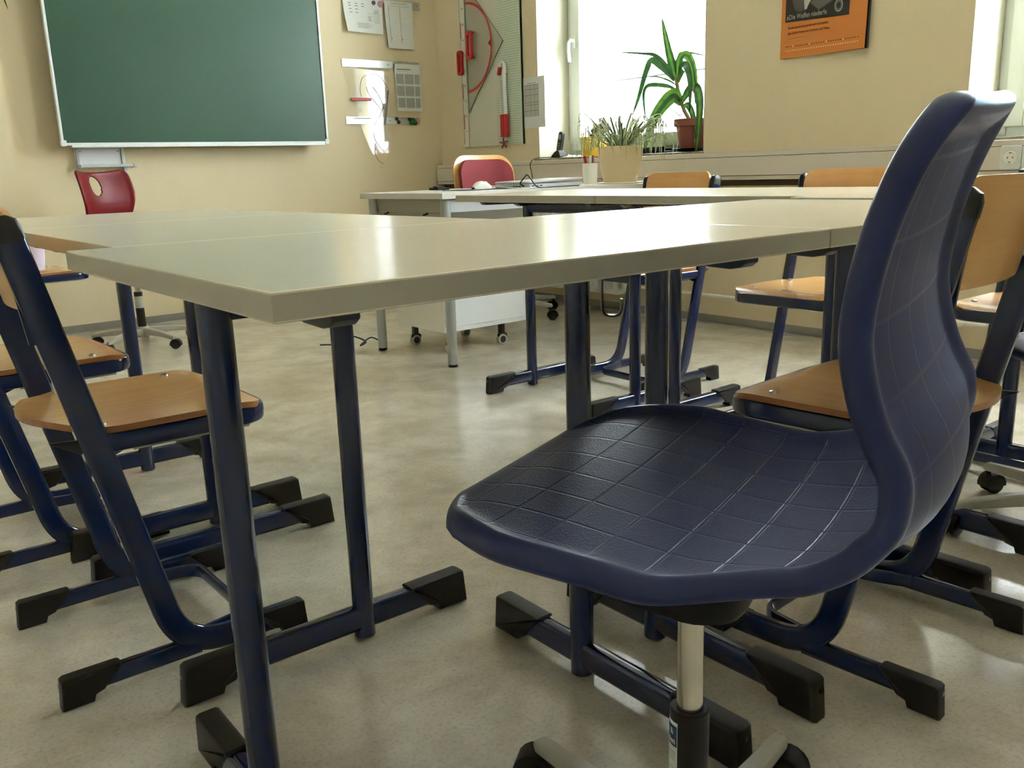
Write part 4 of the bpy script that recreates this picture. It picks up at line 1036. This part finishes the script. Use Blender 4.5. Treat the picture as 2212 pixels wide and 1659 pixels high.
for r_, (v, us) in enumerate(((.80, (.13, .30, .47)), (.73, (.13, .30, .47)), (.64, (.14, .30)), (.545, (.145, .305)))):
    for u in us: mk.append((u, v, u+.07, v+.014, 0))
mk += [(.62, .435, .69, .449, 0), (.63, .365, .70, .379, 0)]
for k in range(5): mk.append((.78, .66-.022*k, .93-.01*k, .668-.022*k, 1))
for k in range(9): mk.append((.60 if k % 2 else .78, .58-.035*k, .93, .588-.035*k, 1))
for k in range(9): mk.append((.3, .27-.018*k, .3+random.uniform(.3, .5), .277-.018*k, 1))
sheet('letter_sheet', 'white printed letter hanging by magnets left of the narrow list', 3.085, 3.385, 1.778, 2.005, .035, mk, skew=.0)
mk = []
for k in range(30):
    for u in (.12, .52): mk.append((u, .90-.0265*k, u+.03+random.random()*.015, .908-.0265*k, 0))
mk += [(.22, .955, .8, .962, 0), (.16, .90, .86, .906, 1), (.15, .2, .19, .215, 0), (.55, .2, .59, .215, 0)]
sheet('list_sheet', 'narrow white list with two columns of small print near the top', 3.40, 3.625, 1.690, 1.995, .02, mk, y=YF-.009)
mk = [(.08, .88, .62, .897, 0), (.08, .85, .5, .858, 1)]
for r_ in range(3):
    for c_ in range(3):
        u0, u1 = (.04, .33) if c_ == 0 else ((.37, .72) if c_ == 1 else (.76, .95)); v0 = .58-.255*r_
        mk.append((u0, v0, u1, v0+.21, 1)); mk.append((u0+.03, v0+.165, u0+.06, v0+.185, 0))
        for q in range(7): a = u0+.04+random.random()*(u1-u0-.1); b = v0+.02+random.random()*.14; mk.append((a, b, a+.04+random.random()*.04, b+.007+random.random()*.02, 2))
sheet('instruction_sheet', 'white sheet of small instruction drawings held by a pale green magnet', 3.453, 3.663, 1.275, 1.590, .01, mk, y=YF-.009)
def stencil():
    t = thing('curve_stencil', 'large clear plastic curve stencil hanging on the front wall, glaring white', 'stencil', (3.05, YF-.014, .885))
    t.rotation_euler = (0, 0, math.radians(-3.6))
    M = FRONT(0); out = []
    L = [(0, .665), (.012, .60), (.05, .46), (.10, .31), (.155, .16), (.215, .04), (.245, .0)]
    Rr = [(.275, .03), (.33, .15), (.375, .30), (.40, .45), (.40, .56), (.385, .645)]
    out = [tuple(p[:2]) for p in catmull([(a, b, 0) for a, b in L+Rr], 4)]
    bm = bmesh.new(); vv = [bm.verts.new((a, b, 0)) for a, b in out]; f = bm.faces.new(vv); bmesh.ops.triangulate(bm, faces=[f]); 
    m = MB().frombm(bm, 0, M); p = obj('stencil_sheet', m, M_ACRYL, t, False)
    p.rotation_euler = (math.radians(0), 0, math.radians(0))
    def line(pts, r=.0028): return MB().tube(catmull([(a, -.0015, b) for a, b in pts], 6), r, .001, n=6)
    for pts in ([(.125, .48), (.118, .53), (.14, .60), (.19, .625), (.25, .625), (.29, .60), (.33, .54)], [(.165, .545), (.18, .50), (.23, .44), (.275, .39)], [(.215, .545), (.25, .50), (.28, .44), (.285, .40)], [(.205, .29), (.22, .31), (.26, .36), (.285, .42)], [(.20, .24), (.205, .20), (.235, .15), (.265, .12)], [(.205, .14), (.20, .11), (.22, .06), (.26, .03)]):
        obj('curve_slot', line(pts), M_INKM, t)
    obj('red_grip', MB().box(.045, .195, -.014, -.002, .452, .472, b=.004), M_RED, t)
    obj('grip_line', MB().box(.05, .19, -.004, -.0015, .335, .340), M_INKM, t)
stencil()
tag(obj('pointer_rod', MB().tube([(3.352, YF-.016, 1.185), (3.392, YF-.016, 1.412)], .0065, n=10), M_INKM), 'dark grey rod held upright on the low magnet strip', 'rod')

# ------------------------------------------------------------------ window wall: tool panel, paper, calendar
def tool_panel():
    t = thing('tool_panel', 'pale green panel on the window wall holding the drawing tools', 'panel', (XW-.002, 5.29, 1.01))
    M = SIDE(0)
    obj('panel_board', MB().box(0, .64, 0, 1.15, 0, .012, M=M), M_BOARDW, t, False)
    p = MB()
    for k in range(74): p.box(.40, .62, .01+k*.0154, .0103+k*.0154+.0012, .0121, .0125, M=M)
    for k in range(20): p.box(.365, .40, .01+k*.0154, .0103+k*.0154+.0012, .0121, .0125, M=M)
    obj('panel_lines', p, M_GEDGE, t, False)
    obj('panel_green_field', MB().box(.40, .635, .004, 1.146, .0118, .0122, M=M), M_BOARDG, t, False)
    obj('panel_edge', MB().box(.636, .64, 0, 1.15, 0, .016, M=M), M_GEDGE, t, False)
tool_panel()
def ruler():
    t = thing('board_ruler', 'long white board ruler with red and black marks and a red grip', 'ruler', (XW-.018, 5.305, 1.015))
    M = SIDE(0)
    obj('ruler_bar', MB().box(0, .062, 0, 1.04, 0, .006, b=.001, M=M), M_RULER, t, False)
    b = MB(); r = MB(); d = MB()
    for k in range(100):
        b.box(.006, .013 if k % 2 else .016, .02+k*.01, .0245+k*.01, .006, .0066, M=M)
    for k in (1, 3, 5, 7): r.box(.016, .024, .02+k*.1, .02+(k+1)*.1, .006, .0066, M=M)
    obj('black_ticks', b, M_INK, t, False); obj('red_marks', r, M_RED, t, False)
    for k in range(1, 10):
        text_mesh(d, str(k), .034, M@T(.026, .008+k*.1, .0063)@Rz(PI/2)@T(-.01, -.028), 0, .0003)
    obj('numerals', d, M_INKM, t, False)
    g = MB().prism(rrect(-.012, .046, .48, .64, .018), .02, .032, M=M, b=.003)
    obj('grip', ring(rr=rrect(-.010, .048, .478, .640, .02), inner=rrect(.008, .030, .50, .618, .010), z0=.014, z1=.03, M=M), M_RED, t)
    obj('grip_post', MB().box(.0, .04, .485, .497, .006, .016, M=M).box(.0, .04, .62, .632, .006, .016, M=M), M_REDD, t)
def ring(rr, inner, z0, z1, M):
    m = MB(); n = len(rr); vs = [(a, b, z0) for a, b in rr]+[(a, b, z1) for a, b in rr]+[(a, b, z0) for a, b in inner]+[(a, b, z1) for a, b in inner]; fs = []
    for i in range(n):
        j = (i+1) % n
        fs += [[i, j, n+j, n+i], [2*n+i, 3*n+i, 3*n+j, 2*n+j], [n+i, n+j, 3*n+j, 3*n+i], [i, 2*n+i, 2*n+j, j]]
    return m.add(vs, fs, 0, M)
ruler()
def set_square():
    t = thing('set_square', 'big clear set square with a red arc and red grip on the tool panel', 'set square', (XW-.024, 5.225, 1.24))
    M = SIDE(0)
    out = [(0, 0), (.405, .425), (0, .85)]
    obj('acrylic_plate', MB().prism(out, 0, .004, M=M), M_SETSQ, t, False)
    e = MB().tube([(0, 0, .002), (.405, .425, .002)], .0035, n=6, M=M).tube([(.405, .425, .002), (0, .85, .002)], .0016, n=6, M=M).tube([(0, .85, .002), (0, 0, .002)], .004, n=6, M=M)
    obj('green_edges', e, M_GEDGE, t)
    obj('red_arc', MB().tube([(.285*math.cos(a), .425+.285*math.sin(a), .005) for a in [math.radians(q) for q in range(-88, 89, 4)]], .008, .0012, n=6, M=M, up=(-1, 0, 0) if False else None), M_RED, t)
    obj('arc_pointer', MB().prism([(.278, .405), (.278, .450), (.250, .428)], .004, .007, M=M), M_REDD, t)
    obj('grip', ring(rr=rrect(.035, .100, .345, .525, .018), inner=rrect(.052, .083, .370, .500, .008), z0=.018, z1=.034, M=M), M_RED, t)
    obj('grip_post', MB().box(.045, .09, .35, .362, .004, .02, M=M).box(.045, .09, .508, .52, .004, .02, M=M), M_REDD, t)
set_square()
def compass():
    t = thing('board_compass', 'white blackboard compass with red legs hanging on the tool panel', 'compass', (XW-.03, 4.845, 1.06))
    M = SIDE(0)
    obj('leg_bar', MB().box(.035, .060, .14, .43, 0, .014, b=.003, M=M@T(.0, 0)@Matrix.Rotation(math.radians(1.2), 4, 'Z')), M_WHITE, t)
    obj('leg_bar', MB().box(.004, .026, .14, .36, 0, .010, b=.003, M=M), M_STRIP, t)
    obj('head', MB().tube(fillet([(.050, .40, .007), (.045, .465, .007), (.015, .475, .007), (.0, .44, .007)], .03, 6), .009, .011, n=10, M=M), M_WHITE, t)
    obj('red_knob', MB().tube([(-.008, .395, .014), (.008, .44, .014)], .013, .010, n=12, M=M), M_RED, t)
    obj('red_holder', MB().box(-.002, .030, .0, .145, 0, .020, b=.003, M=M), M_RED, t); obj('red_holder', MB().box(.034, .068, .0, .145, 0, .020, b=.003, M=M), M_RED, t)
    s = MB()
    for k in range(5): a = 2*PI*k/5+.4; s.tube([(.02, -.04, .012), (.02+.04*math.cos(a), -.04+.035*math.sin(a), .012)], .005, n=8, M=M)
    obj('suction_star', s, M_REDD, t)
compass()
def wall_paper():
    t = thing('timetable_sheet', 'sheet with a grey timetable grid taped over the wall edge beside the window', 'sheet', (XW-.004, 4.675, 1.105))
    M = SIDE(0)
    obj('paper', MB().box(0, .235, 0, .31, 0, .001, M=M), M_PAPER, t, False)
    obj('grid_field', MB().box(.035, .175, .07, .265, .001, .0013, M=M), M_STRIP, t, False)
    m = MB()
    for z in (.262, .235, .20, .155, .140, .105): m.box(.035, .172, z, z+.003, .0013, .0016, M=M)
    for x in (.035, .095, .135, .17): m.box(x, x+.002, .07, .265, .0013, .0016, M=M)
    m.box(.06, .15, .272, .275, .0013, .0016, M=M)
    obj('grid_lines', m, M_INKM, t, False)
wall_paper()
def calendar():
    t = thing('wall_calendar', 'orange wall calendar with a black and white photo and German text', 'calendar', (XW-.006, 2.705, 1.318))
    M = SIDE(0)@Matrix.Rotation(math.radians(-.3), 4, 'Z')
    # several leaves, the right side curling off the wall
    def page(off, curl, m, nm, w=.452, h=.62):
        vs = []; n = 10
        for s in (0, .0008):
            for i in range(n+1):
                u = i/n; c = curl*u**3
                vs += [(w*u-c*.15, 0, off+c+s), (w*u-c*.15, h, off+c*.2+s)]
        fs = []
        for s in (0, 2*(n+1)):
            for i in range(n): a = s+2*i; fs.append([a, a+2, a+3, a+1])
        o = 2*(n+1)
        fs += [[0, 1, o+1, o], [2*n, 2*n+1, o+2*n+1, o+2*n]]
        for i in range(n): fs += [[2*i, 2*i+2, o+2*i+2, o+2*i], [2*i+1, 2*i+3, o+2*i+3, o+2*i+1]]
        return obj(nm, MB().add(vs, fs, 0, M), m, t)
    page(.001, .010, M_PHOTOG, 'rear_page', w=.458); page(.004, .016, M_PHOTOD, 'rear_page', w=.455); page(.007, .022, M_OR, 'front_page')
    F = lambda u: .0083+.022*(u/.452)**3      # surface height at this width
    def patch(pts, m, nm, dz=.0003):
        # triangulate outline at surface height, subdivided along u
        bm = bmesh.new(); vv = [bm.verts.new((a, b, 0)) for a, b in pts]; f = bm.faces.new(vv)
        for k in range(1, 14): bmesh.ops.bisect_plane(bm, geom=bm.verts[:]+bm.edges[:]+bm.faces[:], plane_co=(k*.034, 0, 0), plane_no=(1, 0, 0))
        for v in bm.verts: v.co.z = F(v.co.x)*1.0+dz-.0*v.co.y
        # less curl higher up
        for v in bm.verts: v.co.z = .0083+.022*(v.co.x/.452)**3*(1-.8*v.co.y/.62)+dz
        return obj(nm, MB().frombm(bm, 0, M), m, t, False)
    patch([(.022, .160), (.358, .150), (.358, .60), (.022, .60)], M_PHOTOD, 'photo')
    patch([(.055, .56), (.058, .245), (.075, .205), (.105, .196), (.135, .20), (.150, .23), (.20, .19), (.30, .235), (.33, .56)], M_PHOTOM, 'photo_coat', .0005)
    patch([(.110, .56), (.118, .26), (.124, .205), (.135, .205), (.150, .235), (.175, .26), (.19, .56)], M_PHOTOL, 'photo_collar', .0007)
    patch([(.15, .23), (.20, .195), (.27, .225), (.29, .27), (.22, .262)], M_PHOTOG, 'photo_sleeve', .0006)
    cx, cy = .302, .197
    patch([(cx+.021*math.cos(a), cy+.027*math.sin(a)) for a in [2*PI*k/24 for k in range(24)]], M_PHOTOL, 'stamp', .0008)
    patch([(cx+.0185*math.cos(a), cy+.024*math.sin(a)) for a in [2*PI*k/24 for k in range(24)]], M_PHOTOG, 'stamp', .0009)
    patch([(cx+.011*math.cos(a), cy+.014*math.sin(a)) for a in [2*PI*k/24 for k in range(24)]], M_PHOTOD, 'stamp', .0010)
    def tx(s, x, y, size, m, nm, sx=1, bold=.0, dz=.0012):
        b = MB(); text_mesh(b, s, size, T(x, y), 0, .0001, bold, sx=sx)
        b.v = [M@Vector((v.x, v.y, .0083+.022*(v.x/.452)**3*(1-.8*v.y/.62)+dz)) for v in b.v]
        obj(nm, b, m, t, False)
    tx('\u00bbDie Waffen nieder!\u00ab', .030, .170, .031, M_PHOTOL, 'title_text', .78, .0006)
    tx('Bertha Sophia Felicita Baronin von Suttner,', .040, .128, .0155, M_BRN, 'name_text', .80, .0002)
    tx('geb. Gr\u00e4fin Kinsky von Wchinitz und Tettau', .040, .105, .0155, M_BRN, 'name_text', .80, .0002)
    for k in range(2):
        b = MB()
        for j in range(14): b.box(.040+j*.011, .0475+j*.011, .086-.014*k, .089-.014*k, .0092, .0095, M=M)
        obj('small_print', b, M_TANP, t, False)
    dk = MB(); lt = MB()
    for k in range(31):
        x = .030+k*.0126; z = .0083+.022*(x/.452)**3*(1-.8*.05/.62)+.0004
        (lt if k in (3, 10, 17, 24) else dk).box(x, x+.0055, .0485, .0535, z, z+.0003, M=M)
        lt.box(x, x+.005, .030, .0355, z, z+.0003, M=M)
    obj('weekday_row', dk, M_BRN, t, False); obj('date_row', lt, M_CREAM, t, False)
calendar()

# ------------------------------------------------------------------ blind outside window 1
def blind():
    a, b = WIN[0]; x = 4.30
    t = thing('venetian_blind', 'outside blind hanging half way down over the bright window', 'blind', (x, a, SILL))
    z0 = 1.375-SILL
    obj('bottom_rail', MB().box(-.012, .012, .02, b-a-.005, z0, z0+.012, b=.003), M_SLAT, t)
    for k in range(22): obj('slat', MB().box(-.035, .035, .02, b-a-.005, z0+.06+k*.06, z0+.0612+k*.06), M_WHITE, t, False)
    for y in (.12, b-a-.10): obj('ladder_tape', MB().box(-.001, .001, y-.006, y+.006, z0, WTOP-SILL), M_CORD, t, False)
    obj('guide_rail', MB().box(-.012, .012, b-a-.012, b-a-.002, .05, WTOP-SILL-.05), M_ALUP, t); obj('guide_rail', MB().box(-.012, .012, .003, .013, .05, WTOP-SILL-.05), M_ALUP, t)
blind()

# ------------------------------------------------------------------ outside
def house():
    t = thing('facade', 'white house front across the yard seen through the window', 'building', (10.0, 9.5, -6))
    obj('wall', MB().box(0, .4, -24, 10, 0, 20), M_FAC, t, False)
    def win(y0, y1, z0, z1):
        f = obj('window', MB().box(-.05, .0, y0, y1, z0, z1).box(-.06, 0, y0-.05, y1+.05, z0-.06, z0), M_PVC, t, False)
        obj('pane', MB().box(-.054, -.05, y0+.05, y1-.05, z0+.05, z1-.05), mat('far_pane', (96, 140, 160), .2), f, False)
    win(-.32, .28, 7.63, 7.85)
    win(-1.3, -.45, 6.2, 7.32)
    for k in range(10): obj('vent_slat', MB().box(-.06, 0, -.30, .28, 7.95+k*.045, 7.957+k*.045), M_INKM, t, False)
    for y in (-4.5, -8.5, -12.5): win(y, y+1.2, 7.2, 8.8)
house()
o = obj('ground_outside', MB().box(XW+DW+.01, 40, -40, 40, -6.2, -6), mat('yard_paving', (150, 148, 142), .8)); o['kind'] = 'structure'

# ------------------------------------------------------------------ small things at the left
def hang_plant():
    t = thing('hanging_plant', 'tips of a hanging leafy plant at the top left corner', 'plant', (.30, 2.62, 1.9))
    obj('pot', MB().lathe([(0, 0), (.07, 0), (.10, .14), (.095, .14), (0, .13)], 24), M_TERRA, t)
    obj('cord', MB().tube([(-.09, 0, .14), (0, 0, .6), (.09, 0, .14)], .002, n=6).tube([(0, 0, .6), (0, 0, ZC-1.9)], .002, n=6), M_CABLE, t)
    rnd = random.Random(8)
    for k in range(14):
        a = rnd.uniform(0, 2*PI); L = rnd.uniform(.3, .55)
        pts = [(.05*math.cos(a), .05*math.sin(a), .13), (.11*math.cos(a), .11*math.sin(a), .14), (.13*math.cos(a), .13*math.sin(a), -.1), (.14*math.cos(a)+rnd.uniform(-.02, .02), .14*math.sin(a), -L)]
        obj('stem', MB().tube(catmull(pts, 5), .0016, n=6), M_LEAF, t)
        for q in range(6):
            p = Vector(pts[3]).lerp(Vector(pts[2]), q/6); d = Vector((rnd.uniform(-1, 1), rnd.uniform(-1, 1), -1.2)).normalized()*.05
            obj('leaf', leaf([p, p+d*.5, p+d], .016, prof=lambda u: max(.05, math.sin(PI*min(1, u*.95+.03)))), M_LEAF, t)
    # strands reaching into the picture
    for (x, z, l) in ((.485, 1.30, .05), (.493, 1.268, .04), (.478, 1.28, .045)):
        p0 = Vector((.10, 0, .13)); p = Vector((x-.30, -.02, z-1.9+l))
        obj('stem', MB().tube(catmull([p0, (.17, -.01, .05), (.18, -.02, -.3), p], 5), .0016, n=6), M_LEAF, t)
        obj('leaf', leaf([p, p+Vector((.004, 0, -l*.5)), p+Vector((.010, 0, -l))], .016, prof=lambda u: max(.05, math.sin(PI*min(1, u*.95+.03)))), M_LEAF, t)
        obj('leaf', leaf([p+Vector((0, 0, .04)), p+Vector((.012, 0, .03)), p+Vector((.024, 0, -.005))], .013, prof=lambda u: max(.05, math.sin(PI*min(1, u*.95+.03)))), M_LEAF, t)
hang_plant()
tag(obj('plastic_bin', MB().lathe([(0, 0), (.045, 0), (.056, .10), (.060, .115), (.058, .115), (.053, .10), (.043, .004), (0, .004)], 28), M_LAV), 'lavender plastic bin standing on the far left chair', 'bin')
bpy.data.objects['plastic_bin'].location = (.845, 4.66, .462)
tag(obj('plastic_bowl', MB().lathe([(0, 0), (.030, 0), (.036, .008), (.062, .05), (.060, .05), (.033, .012), (0, .006)], 28), M_GRN), 'bright green plastic bowl on the second left chair seat', 'bowl')
bpy.data.objects['plastic_bowl'].location = (.268, 2.36, .462)

tag(obj('sticky_tape_box', MB().box(2.50, 2.57, 3.72, 3.80, .7605, .772, b=.003).box(2.51, 2.56, 3.74, 3.78, .772, .778, b=.002), M_MECH), 'small flat dark box at the rear left of the teacher desk', 'box')
_rnd = random.Random(4); _m = MB(); _n = 10; _vs = []
for i in range(_n+1):
    for j in range(_n+1): _vs.append((3.86+.12*i/_n, 4.22+.12*j/_n, SILL+.004+.022*abs(noise.noise(Vector((i*.45, j*.4, 3.1))))*math.sin(PI*i/_n)*math.sin(PI*j/_n)*2))
_m.add(_vs, [[i*(_n+1)+j, i*(_n+1)+j+1, (i+1)*(_n+1)+j+1, (i+1)*(_n+1)+j] for i in range(_n) for j in range(_n)])
_o = obj('crumpled_cloth', _m, M_CWHITE); _o.modifiers.new('thickness', 'SOLIDIFY').thickness = .002
tag(_o, 'crumpled pale cloth lying on the sill between the phone and the yellow planter', 'cloth')
